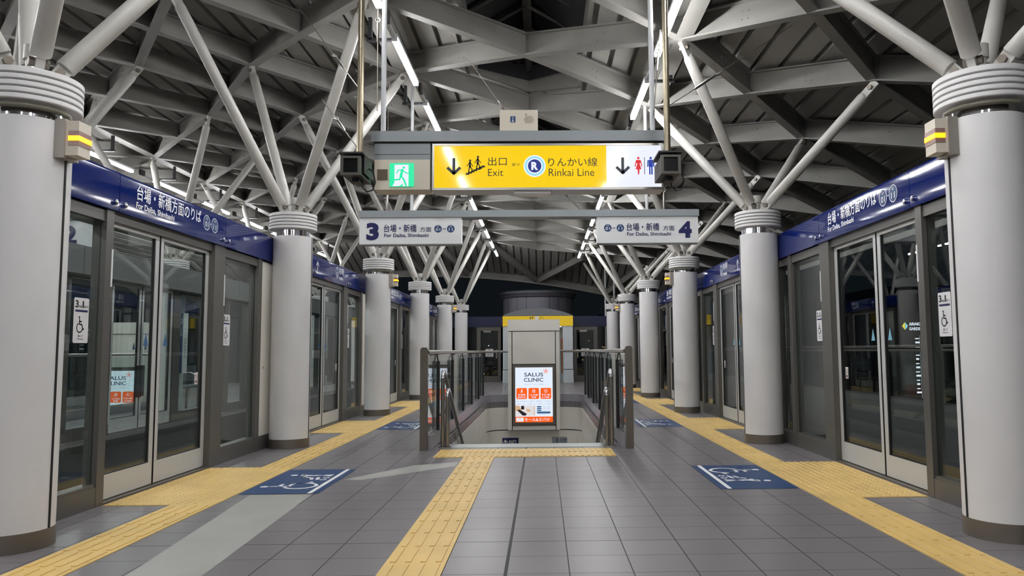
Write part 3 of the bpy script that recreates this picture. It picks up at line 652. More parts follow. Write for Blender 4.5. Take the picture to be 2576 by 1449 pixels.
def pillar(cx, own):
    w = 'in the stairwell of this platform' if own else 'of the other platform behind the left glass'
    y0, y1 = 15.5, 15.72; xa, xb = cx-.535, cx+.52
    t = thing('advertising_pillar', f'beige panelled pillar holding the lit clinic advert {w}', 'pillar', (cx, (y0+y1)/2, -.55))
    obj('core', box(bm_(), xa+.01, xb-.01, y0+.02, y1, -.55, 1.67), 'black', t)
    obj('cap_panel', box(bm_(), xa-.005, xb+.005, y0-.01, y1+.01, 1.45, 1.68), 'beige', t)
    for u0, u1 in ((xa, xa+.075), (xb-.075, xb)): obj('side_strip', box(bm_(), u0, u1, y0, y1, -.555, 1.435), 'beige', t)
    obj('middle_panel', box(bm_(), xa+.092, xb-.092, y0+.004, y1, .775, 1.435), 'beige', t)
    obj('bottom_lip', box(bm_(), xa+.092, xb-.092, y0+.004, y1, -.555, -.47), 'beige', t)
    a0, a1, b0, b1 = xa+.092, xb-.092, -.455, .76
    d = thing('lit_advert', f'glowing white and orange clinic advert {"on the pillar in the stairwell ahead" if own else "shining through the left glass doors"}', 'advert', (cx, y0, b0))
    fb = bm_()
    for q in ((a0, a1, b0, b0+.055), (a0, a1, b1-.055, b1), (a0, a0+.055, b0+.055, b1-.055), (a1-.055, a1, b0+.055, b1-.055)): box(fb, q[0], q[1], y0-.025, y0+.03, q[2], q[3])
    obj('case_frame', fb, 'steeld', d)
    l, r, bt, tp = a0+.05, a1-.05, b0+.05, b1-.05
    obj('poster', box(bm_(), l, r, y0-.004, y0+.02, bt, tp), 'adw', d)
    Wd, H = r-l, tp-bt; q = FY(l, y0-.004, bt); g = lambda u, v: (u*Wd, v*H)
    R_ = lambda u0, v0, u1, v1: (u0*Wd, v0*H, u1*Wd, v1*H)
    f = Flat(q, .001); f.rect(*R_(0, 0, 1, .105))
    for i in range(3): f.rr(*R_(.035+.318*i, .422, .318+.318*i, .622), .03)
    f.build('orange_blocks', 'ador', d)
    f = Flat(q, .002)
    for a in range(5): an = math.radians(90+72*a); f.line([(.815*Wd, .925*H), (.815*Wd+.055*math.cos(an), .925*H+.055*math.sin(an))], .011)
    f.build('asterisk', 'ador', d)
    join_text([('SALUS', R_(.245, .83, .745, .90), .01), ('CLINIC', R_(.235, .735, .75, .805), .01)], q, 'adnavy', d, w=.002)
    join_text([('サルスクリニック有明', R_(.25, .675, .745, .70), 0), ('内科・糖尿病内科・腎臓内科・循環器内科・消化器内科', R_(.035, .372, .955, .39), 0), ('健康診断・人間ドック・各種検査・スポーツ栄養指導・CT・内視鏡検査', R_(.04, .325, .95, .342), 0),
        ('9:00-12:00', R_(.72, .273, .93, .29), 0), ('9:00-17:00', R_(.72, .24, .93, .257), 0), ('9:30-17:30', R_(.72, .207, .93, .224), 0), ('東京都江東区有明二丁目', R_(.61, .137, .90, .15), 0)], q, 'adgrey', d, w=.002)
    f = Flat(q, .002)
    for i in range(3): f.rr(*R_(.575, .27-.033*i, .695, .293-.033*i), .012)
    f.rr(*R_(.575, .16, .935, .195), .018); f.build('hours_pills', 'adpill', d)
    Flat(q, .002).rect(*R_(0, .118, .53, .305)).build('room_photo', 'adroom', d)
    Flat(q, .003).poly([g(0, .305), g(.11, .305), g(.16, .24), g(.16, .20), g(0, .215)]).poly([g(.30, .25), g(.40, .232), g(.40, .185), g(.30, .20)]).rect(*R_(.50, .13, .52, .30)).build('photo_wood', 'adwood', d)
    Flat(q, .0035).rect(*R_(.16, .235, .24, .30)).poly([g(.05, .225), g(.12, .235), g(.31, .155), g(.28, .125), g(.20, .125)]).build('photo_desk', 'adbrown', d)
    f = Flat(q, .003)
    c = .177*Wd; v = .565*H                                    # walker, calendar and clock icons
    f.circ(c+.005, v+.032, .010, 12); f.line([(c+.003, v+.018), (c-.002, v-.008), (c+.014, v-.026)], .011); f.line([(c-.002, v-.006), (c-.018, v-.027)], .010); f.line([(c-.018, v+.004), (c+.002, v+.014), (c+.02, v)], .008)
    c = .495*Wd; f.rect(c-.027, v+.012, c+.027, v+.026); f.line([(c-.025, v+.01), (c-.025, v-.024), (c+.025, v-.024), (c+.025, v+.01)], .006); f.line([(c-.010, v-.006), (c-.002, v-.014), (c+.012, v+.004)], .007); f.rect(c-.017, v+.024, c-.011, v+.034); f.rect(c+.011, v+.024, c+.017, v+.034)
    c = .813*Wd; f.ring(c, v+.002, .026, .033); f.line([(c, v+.018), (c, v), (c-.012, v-.008)], .006)
    f.rr(*R_(.03, .018, .225, .088), .012); f.build('white_icons', 'adw', d)
    join_text([('有明駅', R_(.08, .482, .275, .515), .02), ('徒歩5分', R_(.07, .438, .285, .472), .02), ('土日祝', R_(.395, .478, .60, .512), .02), ('診療', R_(.44, .438, .555, .468), .02), ('平日19時', R_(.70, .482, .925, .515), .02),
        ('まで診療', R_(.715, .438, .905, .47), .02), ('モール&スパ1F', R_(.255, .025, .905, .082), .02)], q, 'adw', d, w=.0032)
    join_text([('有明', R_(.085, .057, .165, .08), 0), ('ガーデン', R_(.055, .026, .20, .048), 0)], q, 'ador', d, w=.0042)
for cx, own in ((0, True), (PX, False)):
    w = 'of this stairwell' if own else 'on the other platform'
    balustrade(cx, -1, f'left glass balustrade {w}', 0); balustrade(cx, 1, f'right glass balustrade {w}', 0); pillar(cx, own)
    if own:
        for s, sd in ((-1, 'left'), (1, 'right')):
            handrail(cx, s, .80, f'taller steel handrail at the {sd} side of the stair head'); handrail(cx, s, .60, f'lower steel handrail at the {sd} side of the stair head')
q = FY(-.70, 15.705, -.95)
o = obj('direction_sign', box(bm_(), -.70, -.33, 15.708, 15.722, -.95, -.735), 'navy'); tag(o, 'small navy sign with a white up arrow low in the stairwell', 'sign')
f = Flat(FY(-.70, 15.708, -.95)); f.line([(.10, .03), (.10, .17)], .018); f.line([(.06, .12), (.10, .175), (.14, .12)], .018); f.build('up_arrow', 'wtext', o)
join_text([('のぼり', (.17, .10, .32, .175), .02), ('Up', (.17, .03, .23, .085), .02)], FY(-.70, 15.708, -.95), 'wtext', o)
o = obj('direction_sign', box(bm_(), .36, .73, 15.708, 15.722, -.95, -.725), 'signgrey'); tag(o, 'small pale sign with a dark down arrow low in the stairwell', 'sign')
f = Flat(FY(.36, 15.708, -.95)); f.line([(.10, .05), (.10, .19)], .018); f.line([(.06, .10), (.10, .045), (.14, .10)], .018); f.build('down_arrow', 'navy', o)
join_text([('くだり', (.17, .12, .32, .195), .02), ('Down', (.17, .05, .30, .105), .02)], FY(.36, 15.708, -.95), 'navy', o)
# ------------------------------------------------------------------ hanging signs
def pole(b, x, y, z0, z1=None, r=.022): return tube(b, [(x, y, z0), (x, y, z1 or zr(x)+.02)], r, 12)
YE = 6.3
t = thing('exit_sign', 'wide hanging lit sign, yellow with exit lettering and a white toilet end', 'sign', (0, YE+.1, 2.39))
obj('header_beam', box(bm_(), -1.262, 1.225, YE-.03, YE+.25, 2.808, 2.897), 'signgrey', t)
obj('header_underside', box(bm_(), -1.25, 1.21, YE, YE+.22, 2.795, 2.808), 'black', t)
for x in (-1.19, 1.135): obj('hanger_pole', pole(bm_(), x, YE+.1, 2.897), 'housing', t)
obj('cabinet', box(bm_(), -.752, 1.205, YE+.004, YE+.2, 2.392, 2.795), 'housing', t)
b = bm_()
for x0, x1, z0, z1 in ((-.752, 1.205, 2.392, 2.412), (-.752, 1.205, 2.772, 2.79), (-.752, -.735, 2.412, 2.772), (1.188, 1.205, 2.412, 2.772)): box(b, x0, x1, YE-.012, YE+.006, z0, z1)
obj('rim', b, 'steel', t)
fr = FY(0, YE-.002, 0)
yp = Flat(fr).rect(-.735, 2.412, .722, 2.772).build('yellow_panel', 'yel', t)
wp = Flat(fr).rect(.722, 2.412, 1.188, 2.772).build('white_panel', 'wlit', t)
def downarrow(f, u, v0, v1, w): f.line([(u, v1), (u, v0+w*.6)], w, False); f.line([(u-.055, v0+.065), (u, v0+.012), (u+.055, v0+.065)], w, False); f.poly([(u-w*.7, v0+.014+w*.2), (u, v0-.004), (u+w*.7, v0+.014+w*.2)])
f = Flat(fr, .004); downarrow(f, -.570, 2.522, 2.668, .024); f.build('down_arrow', 'slate', yp)
f = Flat(fr, .004)
x, z = -.469, 2.523
for i in range(7): f.rect(x+.022*i, z+.0105*i, x+.022*(i+1)+.008, z+.0105*(i+1)+.006)
for px, pz, sc in ((-.432, 2.548, 1), (-.366, 2.572, 1.08)):
    f.circ(px, pz+.098*sc, .0095, 14); f.line([(px-.002, pz+.082*sc), (px-.002, pz+.045*sc)], .018)
    f.line([(px, pz+.045*sc), (px+.016, pz+.022*sc), (px+.020, pz)], .009); f.line([(px-.004, pz+.045*sc), (px-.010, pz+.02*sc), (px-.014, pz-.006)], .009)
    f.line([(px, pz+.078*sc), (px+.018, pz+.058*sc), (px+.022, pz+.048*sc)], .006); f.line([(px-.005, pz+.078*sc), (px-.022, pz+.06*sc), (px-.026, pz+.048*sc)], .006)
f.build('stair_pictogram', 'klit', yp)
join_text([('出口', (-.281, 2.601, -.123, 2.675), .004), ('Exit', (-.281, 2.512, -.153, 2.573), -.004), ('출구', (-.08, 2.598, -.012, 2.622), .01), ('りんかい線', (.228, 2.592, .645, 2.669), .004), ('Rinkai Line', (.232, 2.509, .618, 2.574), -.004)], fr, 'klit', yp, w=.004)
Flat(fr, .003).circ(.113, 2.597, .094, 40).build('ring_white', 'wlit', yp); Flat(fr, .004).circ(.113, 2.597, .083, 40).build('ring_cyan', 'cyanlit', yp)
Flat(fr, .005).circ(.113, 2.597, .068, 40).build('ring_inner', 'wlit', yp); Flat(fr, .006).circ(.113, 2.597, .057, 40).build('disc', 'royal', yp)
text('R', fr, (.085, 2.562, .142, 2.632), 'wlit', yp, bold=.05, w=.007)
f = Flat(fr, .004); downarrow(f, .860, 2.522, 2.668, .024); f.build('down_arrow', 'slate', wp)
f = Flat(fr, .004); f.circ(.994, 2.662, .0105, 14); f.poly([(.979,2.646),(1.009,2.646),(1.016,2.63),(1.004,2.612),(1.019,2.566),(1.003,2.566),(.998,2.52),(.990,2.52),(.985,2.566),(.969,2.566),(.984,2.612),(.972,2.63)])
f.line([(.977, 2.640), (.965, 2.592)], .008); f.line([(1.011, 2.640), (1.023, 2.592)], .008); f.build('woman_pictogram', 'redlit', wp)
Flat(fr, .004).rect(1.043, 2.522, 1.048, 2.668).build('divider', 'klit', wp)
f = Flat(fr, .004); f.circ(1.099, 2.662, .0105, 14); f.rr(1.081, 2.585, 1.117, 2.648, .008); f.rect(1.084, 2.52, 1.096, 2.60); f.rect(1.102, 2.52, 1.114, 2.60)
f.line([(1.076, 2.640), (1.073, 2.59)], .010); f.line([(1.122, 2.640), (1.125, 2.59)], .010); f.build('man_pictogram', 'bluelit', wp)
obj('lilac_strip', box(bm_(), -.06, .25, YE+.02, YE+.16, 2.368, 2.392), 'white', t)
t = thing('emergency_exit_light', 'green running man exit light in a beige box at the yellow sign left end', 'exit light', (-1.0, YE+.1, 2.4))
obj('upper_cover', box(bm_(), -1.24, -.768, YE-.004, YE+.2, 2.655, 2.795), 'signgrey', t)
obj('seam', box(bm_(), -1.24, -.768, YE-.006, YE, 2.70, 2.7035), 'dark', t)
obj('body', box(bm_(), -1.238, -.770, YE-.01, YE+.2, 2.398, 2.655), 'boxbeige', t)
fr = FY(0, YE-.012, 0)
Flat(fr).rect(-1.213, 2.478, -1.125, 2.572).build('sensor_window', 'brown', t)
o = obj('lit_face', box(bm_(), -1.107, -.905, YE-.022, YE-.008, 2.424, 2.622), 'green', t)
fr = FY(0, YE-.022, 0)
Flat(fr).poly([(-1.066,2.608),(-.948,2.608),(-.948,2.425),(-1.0,2.425),(-.985,2.45),(-1.03,2.425),(-1.083,2.425),(-1.066,2.455)]).build('door_shape', 'wlit', o)
f = Flat(fr, .003); f.circ(-.988, 2.583, .0105, 16); f.line([(-1.0, 2.562), (-1.012, 2.512)], .022); f.line([(-1.012, 2.514), (-.985, 2.478), (-.968, 2.432)], .014); f.line([(-1.014, 2.512), (-1.022, 2.482), (-1.075, 2.478)], .013)
f.line([(-.998, 2.562), (-.968, 2.536), (-.935, 2.536)], .009); f.line([(-1.004, 2.562), (-1.035, 2.562), (-1.048, 2.535)], .009); f.build('running_man', 'green', o)
t = thing('speaker_box', 'beige speaker box standing on the yellow sign header', 'speaker', (-.02, YE+.1, 2.897))
obj('housing', box(bm_(), -.182, .142, YE-.0, YE+.16, 2.90, 3.085), 'boxbeige', t); obj('foot', box(bm_(), -.17, .13, YE+.01, YE+.15, 2.896, 2.904), 'black', t)
fr = FY(0, YE, 0)
lb = Flat(fr).rr(-.092, 2.975, -.048, 3.03, .004).build('blue_pictogram', 'dblue', t)
f = Flat(fr, .003); f.circ(-.07, 3.019, .005, 10); f.line([(-.07, 3.01), (-.07, 2.996), (-.077, 2.981)], .006); f.line([(-.07, 2.996), (-.063, 2.981)], .006); f.build('walker', 'wtext', lb)
f = Flat(fr); f.circ(.042, 3.045, .006, 10)
for i in range(-5, 6):
    for j in range(-4, 5):
        if abs(j)*.5+abs(i) < 6: f.circ(.063+i*.0078+(j % 2)*.0039, 3.0+j*.0072, .0026, 6)
f.build('grille_holes', 'grill', t)
YP = 9.5
t = thing('platform_sign', 'long grey header carrying the white number 3 and number 4 platform panels', 'sign', (0, YP+.08, 2.4))
obj('header_beam', box(bm_(), -2.142, 2.175, YP-.02, YP+.2, 2.735, 2.822), 'signgrey', t)
for x in (-1.492, 1.524): obj('hanger_pole', pole(bm_(), x, YP+.08, 2.82, None, .020), 'housing', t)
for s, x0, x1 in ((-1, -2.135, -.848), (1, .874, 2.163)):
    p = obj('number_panel', box(bm_(), x0, x1, YP, YP+.14, 2.396, 2.733), 'white', t); fr = FY(0, YP, 0); dx = 0
    obj('panel_rim', box(bm_(), x0-.004, x1+.004, YP+.004, YP+.144, 2.388, 2.397), 'signgrey', p)
    if s < 0: nb, n, kx, hx, ex, c1, c2 = (-2.046, 2.445, -1.888, 2.670), '3', (-1.825, 2.548, -1.415), (-1.37, 2.550, -1.228), (-1.82, 2.478, -1.262), -1.143, -.982
    else: nb, n, kx, hx, ex, c1, c2 = (1.912, 2.457, 2.079, 2.670), '4', (1.249, 2.550, 1.665), (1.715, 2.552, 1.858), (1.254, 2.480, 1.812), 1.010, 1.170
    join_text([(n, nb, .055), ('台場・新橋', (kx[0], kx[1], kx[2], kx[1]+.098), .02), ('方面', (hx[0], hx[1], hx[2], hx[1]+.062), .012), ('For Daiba, Shimbashi', (ex[0], ex[1], ex[2], ex[1]+.052), .018)], fr, 'navy', p)
    f = Flat(fr, .002)
    for c in (c1, c2): f.circ(c, 2.588, .048)
    f.build('blue_discs', 'dblue', p); Flat(fr, .002).rect(c1+.058, 2.583, c2-.058, 2.591).build('dash', 'navy', p)
    join_text([('U', (c1-.011, 2.608, c1+.011, 2.628), .02), ('01', (c1-.029, 2.561, c1+.029, 2.599), .01), ('U', (c2-.011, 2.608, c2+.011, 2.628), .02), ('11', (c2-.024, 2.561, c2+.024, 2.599), .01)], fr, 'wtext', p, w=.004)
t = thing('platform_sign', 'white panel with the number 2 above the track, seen through the left glass', 'sign', (-6.5, 9.7, 2.4))
obj('header_beam', box(bm_(), -7.9, -5.56, 9.66, 9.9, 2.76, 2.86), 'signgrey', t); p = obj('number_panel', box(bm_(), -7.9, -5.58, 9.7, 9.86, 2.38, 2.76), 'white', t)
text('2', FY(0, 9.7, 0), (-5.98, 2.44, -5.79, 2.69), 'navy', p, bold=.05); obj('hanger_pole', pole(bm_(), -7.2, 9.78, 2.86), 'housing', t)
# ------------------------------------------------------------------ cameras on pipes and bracing cables
for s, x in (('left', -1.266), ('right', 1.158)):
    y = 5.75
    t = thing('security_camera', f'dark boxy security camera on a pipe at the {s} end of the yellow sign', 'security camera', (x, y, 2.34), 'security cameras')
    obj('pipe', tube(bm_(), [(x+.01, y+.1, 2.55), (x+.01, y+.1, zr(x)+.02)], .025, 14), 'pipe', t)
    b = box(bm_(), x-.095, x+.085, y-.12, y+.2, 2.535, 2.548); box(b, x+.078, x+.085, y-.05, y+.2, 2.40, 2.535); obj('hood', b, 'dark', t)
    b = box(bm_(), x-.075, x+.068, y-.1, y+.24, 2.375, 2.51); obj('housing', b, 'dark', t)
    b = bm_()
    for q in ((-.08, .072, 2.37, 2.388), (-.08, .072, 2.498, 2.515), (-.08, -.058, 2.388, 2.498), (.05, .072, 2.388, 2.498)): box(b, x+q[0], x+q[1], y-.125, y-.1, q[2], q[3])
    obj('front_rim', b, 'rail', t); obj('lens_window', box(bm_(), x-.056, x+.048, y-.108, y-.099, 2.39, 2.496), 'skyglass', t)
    obj('cable_loop', tube(bm_(), [(x+.03, y+.1, 2.375), (x+.035, y+.1, 2.32), (x+.07, y+.1, 2.285), (x+.115, y+.1, 2.30), (x+.135, y+.1, 2.36), (x+.12, y+.1, 2.44), (x+.085, y+.1, 2.47)], .006, 8), 'black', t)
    b = box(bm_(), x-.02, x+.03, y+.0, y+.18, 2.345, 2.376); obj('foot', b, 'dark', t)
def cable(a, bq, label, mid=.75, loops=True):
    a, bq = Vector(a), Vector(bq); d = (bq-a); L = d.length; d.normalize(); _, u, v = frame_of(d)
    t = thing('bracing_cable', label, 'cable', tuple(a))
    obj('wire', tube(bm_(), [a, bq], .0045, 6), 'wire', t)
    q0, q1 = a+d*L*mid, a+d*(L*mid+min(.28, L*.2))
    obj('turnbuckle', tube(bm_(), [q0, q0+d*.02, q1-d*.02, q1], [.006, .012, .012, .006], 8), 'steel', t)
    b = bm_(); n = 14; c = q0-d*.035
    ring = [c+d*.03*math.cos(2*math.pi*k/n)+u*.022*math.sin(2*math.pi*k/n) for k in range(n+1)]; obj('ring', tube(b, ring, .005, 6, False), 'steel', t)
cable((-2.35, 7.45, 4.62), (-1.20, 5.9, 3.02), 'long thin cable from the left roof beams down to the left camera pipe', .62)
cable((-1.36, 6.9, 4.45), (-1.20, 6.2, 3.05), 'short cable hanging beside the left pole of the yellow sign', .3)
cable((2.42, 6.5, 3.92), (1.17, 5.95, 2.98), 'long thin cable from the right roof beams down to the right camera pipe', .62)
cable((1.30, 6.9, 4.05), (1.14, 6.35, 3.05), 'chain-like cable hanging beside the right pole of the yellow sign', .3)
cable((1.42, 7.2, 3.05), (1.18, 5.9, 2.56), 'short brace cable reaching right from the right camera pipe', .4)
cable((-1.75, 6.5, 3.25), (-1.25, 5.9, 2.60), 'short brace cable reaching left from the left camera pipe', .4)
cable((-.55, 9.1, 3.02), (-.98, 9.5, 2.83), 'bright turnbuckle cable above the number 3 panel inner end', .3)
cable((.35, 9.1, 3.06), (.66, 9.5, 2.83), 'bright turnbuckle cable above the header left of the number 4 panel', .3)
cable((-1.80, 9.55, 4.5), (-1.80, 9.56, 2.83), 'upright turnbuckle cable over the left half of the grey sign header', .84)
cable((1.76, 9.55, 4.1), (1.74, 9.56, 2.83), 'upright turnbuckle cable over the right half of the grey sign header', .82)
cable((-.25, 10.5, 4.30), (-.75, 7.6, 4.30), 'thin slack cable below the first skylight, left of the speaker box', .2)
# ------------------------------------------------------------------ far end: lift front, end screens, lift tower
YW = 25.75
def wall_end():
    for s, sd in ((-1, 'left'), (1, 'right')):
        X0, X1 = (s*1.175, s*2.95); lo, hi = min(X0, X1), max(X0, X1)
        t = tag(obj('end_band', box(bm_(), lo, hi, YW, YW+.22, 1.87, 2.215), 'bluedull'), f'plain deep blue band across the platform end, {sd} of the lift', 'fascia panel')
        t = thing('door_1' if s < 0 else 'door_2', f'glazed end door with a pale frame, {sd} of the lift', 'door', (s*1.6, YW+.1, 0)); t['kind'] = 'structure'
        d0, d1 = (-2.03, -1.24) if s < 0 else (1.24, 2.02)
        fb = bm_()
        for q in ((d0, d0+.10, 0, 1.87), (d1-.10, d1, 0, 1.87), (d0+.1, d1-.1, 1.74, 1.87), (d0+.1, d1-.1, 0, .20)): box(fb, q[0], q[1], YW+.04, YW+.10, q[2], q[3])
        obj('door_frame', fb, 'frame', t); obj('glass_pane', box(bm_(), d0+.1, d1-.1, YW+.065, YW+.075, .2, 1.74), 'glass', t)
        obj('closer', box(bm_(), d0+.2, d0+.45, YW+.0, YW+.05, 1.68, 1.74), 'steel', t)
        q = FY(0, YW+.062, 0); n = Flat(q).rect(s*1.63-.13, .86, s*1.63+.13, 1.12).build('notice', 'sticker', t)
        join_text([('お客様へ', (s*1.63-.06, 1.06, s*1.63+.06, 1.10), .02)], q, 'klit', n, w=.003)
        f = Flat(q, .003)
        for k in range(4): f.rect(s*1.63-.10, .89+.04*k, s*1.63+.10, .905+.04*k)
        f.build('print_lines', 'grill', n)
        obj('handle', box(bm_(), d1-.16 if s < 0 else d0+.12, d1-.13 if s < 0 else d0+.15, YW+.02, YW+.05, .8, 1.1), 'steel', t)
        g0, g1 = (-2.95, -2.03) if s < 0 else (2.02, 2.95)
        t = thing('end_screen', f'dark glass screen closing the platform end, {sd} side', 'glass screen', ((g0+g1)/2, YW+.1, 0))
        obj('glass_pane', box(bm_(), g0+.03, g1-.03, YW+.07, YW+.08, .1, 1.87), 'glass', t)
        fb = box(bm_(), g0, g1, YW+.04, YW+.10, 0, .1); box(fb, g0, g0+.03, YW+.04, YW+.10, .1, 1.87); box(fb, g1-.03, g1, YW+.04, YW+.10, .1, 1.87); obj('screen_frame', fb, 'frame', t)
wall_end()
YL = 25.0
t = thing('lift_entrance', 'pale lift front with a yellow band and arched grey canopy at the platform end', 'lift', (0, YL+.4, 0))
b = box(bm_(), -1.13, -.62, YL, YL+1.2, 0, 1.86); box(b, .85, 1.18, YL, YL+1.2, 0, 1.86); box(b, -.62, .85, YL+1.0, YL+1.2, 0, 1.86); obj('cladding', b, 'elev', t)
for u0, u1 in ((-1.14, -.62), (.85, 1.19)):
    obj('kick_plate', box(bm_(), u0, u1, YL-.02, YL+.02, 0, .42), 'elev', t); obj('joint', box(bm_(), u0, u1, YL-.022, YL+.01, .42, .44), 'black', t)
yb = obj('yellow_band', box(bm_(), -1.135, 1.185, YL-.03, YL+.06, 1.865, 2.19), 'yellow', t)
fr = FY(0, YL-.03, 0)
f = Flat(fr); f.line([(-.22, 2.10), (-.22, 2.16)], .02); f.line([(-.25, 2.12), (-.22, 2.095), (-.19, 2.12)], .016); f.line([(-.15, 2.095), (-.15, 2.15)], .02); f.line([(-.18, 2.135), (-.15, 2.16), (-.12, 2.135)], .016); f.rect(-.26, 2.05, -.10, 2.075); f.rect(-.26, 1.93, -.245, 2.06); f.rect(-.115, 1.93, -.10, 2.06); f.build('lift_pictogram', 'klit', yb)
join_text([('出口', (-.06, 2.03, .20, 2.15), .01), ('출구', (.24, 2.05, .34, 2.09), .01)], fr, 'klit', yb)
Flat(fr, .004).rect(-.065, 1.87, .045, 2.185).build('tape', 'white', yb)
b = bm_(); pts = [(-1.15, 2.20)]+[(1.17*math.sin(math.radians(a))/math.sin(math.radians(35)), 2.20+.25*(math.cos(math.radians(a))-math.cos(math.radians(35)))/(1-math.cos(math.radians(35)))) for a in range(-34, 35, 4)]+[(1.19, 2.20)]
extr(b, pts, Vector((.02, YL-.06, 0)), Vector((.02, YL+1.2, 0)), Vector((1,0,0)), Vector((0,0,1))); obj('arched_canopy', b, 'canopy', t)
obj('ceiling_lamp', box(bm_(), .62, .82, YL+.1, YL+.4, 1.83, 1.86), 'adw', t); obj('wood_rail', box(bm_(), .80, .85, YL+.2, YL+.9, .3, 1.45), 'bronze', t)
t = thing('lift_tower', 'grey panelled drum tower rising behind the lift canopy', 'tower', (.02, 28.6, -1))
R = 1.32; a0, a1 = math.radians(190), math.radians(350)
YT = 28.0
pan = [196, 216, 236, 252, 288, 304, 324, 344]
for a, c in zip(pan, pan[1:]): obj('drum_panel', lathe(bm_(), [(R, 2.0), (R, 2.96)], .02, YT, 12, math.radians(a+.35), math.radians(c-.35)), 'drum', t)
obj('drum_core', lathe(bm_(), [(R-.02, -1), (R-.02, 2.95)], .02, YT, 48), 'black', t)
b = lathe(bm_(), [(R-.03, 2.93), (R+.05, 2.97), (R+.07, 3.07), (R+.10, 3.08), (R+.10, 3.16), (R+.02, 3.2), (0, 3.2)], .02, YT, 64); obj('drum_rim', b, 'drumcap', t)
# ------------------------------------------------------------------ things beyond the glass
t = thing('station_name_sign', 'tall blue and white station name sign on a column across the left track', 'sign', (-5.70, 12.3, .72))
n = Vector((.62, -.78, 0)).normalized(); xx = Vector((.78, .62, 0)); fr = FR(Vector((-5.74, 12.42, 0)), xx, (0,0,1))
b = bm_(); extr(b, [(-.13, .72), (.13, .72), (.13, 1.70), (-.13, 1.70)], fr.o, fr.o-n*.03, xx, Vector((0,0,1))); bd = obj('board', b, 'white', t)
Flat(fr, .001).rect(-.055, .72, .055, 1.70).build('blue_stripe', 'dblue', bd); Flat(fr, .0025).ring(0, 1.57, .04, .046).build('circle_mark', 'wtext', bd)
join_text([('12', (-.022, 1.54, .022, 1.58), .01), ('有', (-.03, 1.39, .03, 1.45), .01), ('明', (-.03, 1.32, .03, 1.38), .01)], fr, 'wtext', bd)
join_text([('←', (-.11, 1.42, -.075, 1.45), .01), ('→', (.075, 1.42, .11, 1.45), .01)]+[(c, (sx, 1.25-.055*i, sx+.03, 1.285-.055*i), 0) for sx, w in ((-.107, '東京テレポート'), (.077, '台場新橋方面')) for i, c in enumerate(w)], fr, 'navy', bd)
def bench(x, y, label):
    t = thing('bench', label, 'bench', (x, y, 0), 'benches')
    obj('seat', box(bm_(), x-.22, x+.22, y-.8, y+.8, .40, .44), 'seat', t); obj('backrest', box(bm_(), x-.25, x-.20, y-.8, y+.8, .5, .8), 'seat', t)
    for k in (-.75, 0, .75):
        obj('armrest', tube(bm_(), [(x+.2, y+k, .44), (x+.2, y+k, .62), (x+.05, y+k, .68), (x-.18, y+k, .66)], .014, 8), 'steel', t)
        obj('leg', tube(bm_(), [(x, y+k, 0), (x, y+k, .40)], .022, 8), 'steel', t)
bench(-2.05, 19.2, 'bench with curved steel arms seen past the left stair balustrade'); bench(2.05, 19.2, 'bench with curved steel arms seen past the right stair balustrade')
bench(-6.6, 14.6, 'bench on the other platform beside the blue name sign')
t = thing('parapet_railing', 'thin steel railing on the parapet beyond the right track', 'railing', (6.02, 15, .22))
for z in (1.0, 1.07): obj('rail', tube(bm_(), [(6.02, 0, z), (6.02, 40, z)], .02, 8), 'rail', t)
for k in range(20): obj('railing_post', tube(bm_(), [(6.02, 1+2*k, .22), (6.02, 1+2*k, 1.07)], .02, 8), 'rail', t)
for x, nm in ((3.55, 'nearer'), (5.45, 'farther')):
    t = thing('guide_rail', f'{nm} guide rail of the right track', 'rail', (x, 15, -1.12)); obj('rail_bar', box(bm_(), x-.05, x+.05, -2, 44, -.62, -.50), 'rail', t)
    for k in range(22): obj('rail_bracket', box(bm_(), x-.03, x+.03, 2*k, 2*k+.12, -1.12, -.62), 'dark', t)
for x, nm in ((-3.5, 'nearer'), (-5.1, 'farther')):
    t = thing('guide_rail', f'{nm} guide rail of the left track', 'rail', (x, 15, -1.12)); obj('rail_bar', box(bm_(), x-.05, x+.05, -2, 44, -.62, -.50), 'rail', t)
    for k in range(22): obj('rail_bracket', box(bm_(), x-.03, x+.03, 2*k, 2*k+.12, -1.12, -.62), 'dark', t)
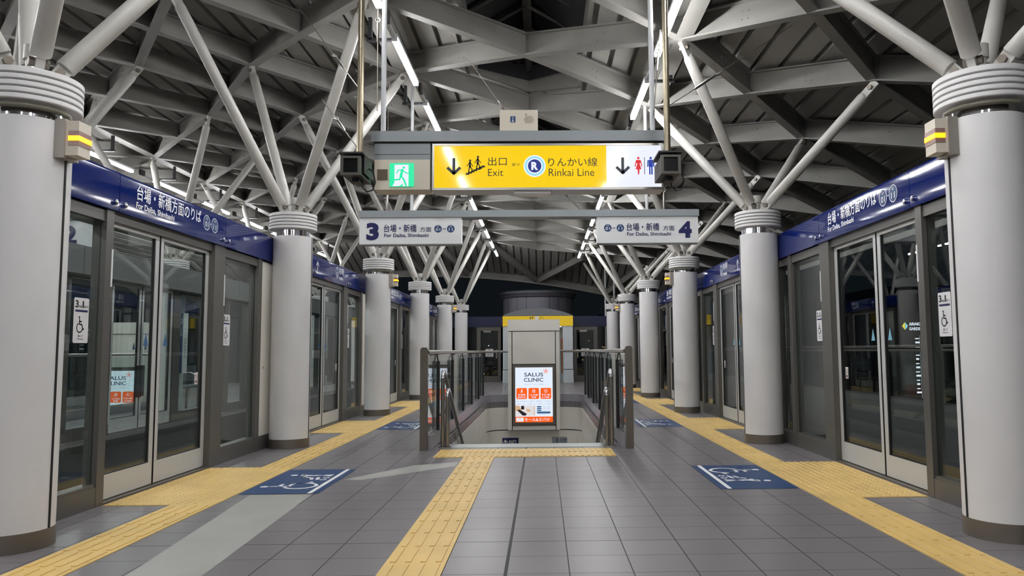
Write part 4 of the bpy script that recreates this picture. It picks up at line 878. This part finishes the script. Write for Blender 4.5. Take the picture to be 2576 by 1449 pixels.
def building(x, y, w, d, z1, seed, label, nwin, mats=('win',)):
    t = thing('building', label, 'building', (x, y, -20)); rr = random.Random(seed)
    obj('block', box(bm_(), x-w/2, x+w/2, y, y+d, -20, z1), 'tower', t)
    fr = FY(0, y, 0)
    for mt in mats:
        f = Flat(fr, .05)
        for k in range(nwin):
            u = x-w/2+w*rr.random(); v = -12+(z1+10)*rr.random(); f.rect(u, v, u+.20, v+.16)
        f.build('lit_windows', mt, t)
building(-16, 130, 18, 12, 6.5, 1, 'dark distant block with a few lit windows, left of the lift', 36, ('win', 'winw'))
building(17, 140, 20, 8, 5.5, 2, 'dark distant block with scattered lit windows, right of the lift', 36, ('win', 'winw'))
t = thing('building', 'distant roof line with blue neon strips to the right of the lift tower', 'building', (19, 160, -20))
obj('block', box(bm_(), 12, 26, 160, 170, -20, 8.6), 'tower', t)
f = Flat(FY(0, 160, 0), .05); f.rect(13.6, 9.35-.35, 15.5, 9.52-.35); f.rect(17.6, 7.3, 18.8, 7.5); f.build('neon_strip', 'winb', t)
t = thing('building', 'dark shopping building with a lit sign beyond the right glass', 'building', (34, 60, -20))
obj('block', box(bm_(), 27.6, 48, 60, 75, -20, 6), 'tower', t); fr = FY(0, 60, 0)
DX, DZ = 29.15, 2.80
Flat(fr, .03).poly([(DX-.24, DZ), (DX, DZ-.32), (DX, DZ+.32)]).build('yellow_mark', 'winy', t); Flat(fr, .03).poly([(DX+.24, DZ), (DX+.02, DZ+.30), (DX+.02, DZ-.30)]).build('cyan_mark', 'cyanlit', t)
join_text([('ARIAKE', (DX+.32, DZ+.04, DX+1.30, DZ+.28), .03), ('GARDEN', (DX+.32, DZ-.34, DX+1.42, DZ-.10), .03)], fr, 'win', t, w=.05)
f = Flat(fr, .03); rr = random.Random(5)
for k in range(14): f.rect(DX+.72+.06*rr.random(), 1.75-.33*k, DX+1.0+.12*rr.random(), 1.75-.33*k+(.14 if k % 2 else .08))
for k in range(50): f.rect(DX+1.12, 2.0-.10*k, DX+1.15, 2.0-.10*k+.04)
f.build('lit_windows', 'win', t)
building(62, 95, 30, 10, 3, 9, 'low dark block with warm windows beyond the right track', 30, ('winw',))
for x, y, w in ((2.39, 26.4, 'beside the last right column'), (2.70, 26.4, 'farther out beside the last right column')):
    tag(obj('drain_pipe', tube(bm_(), [(x, y, 0), (x, y, zend(x, y)+.25)], .03, 12), 'housing'), f'thin upright pale pipe {w}, rising to the roof edge', 'pipe')
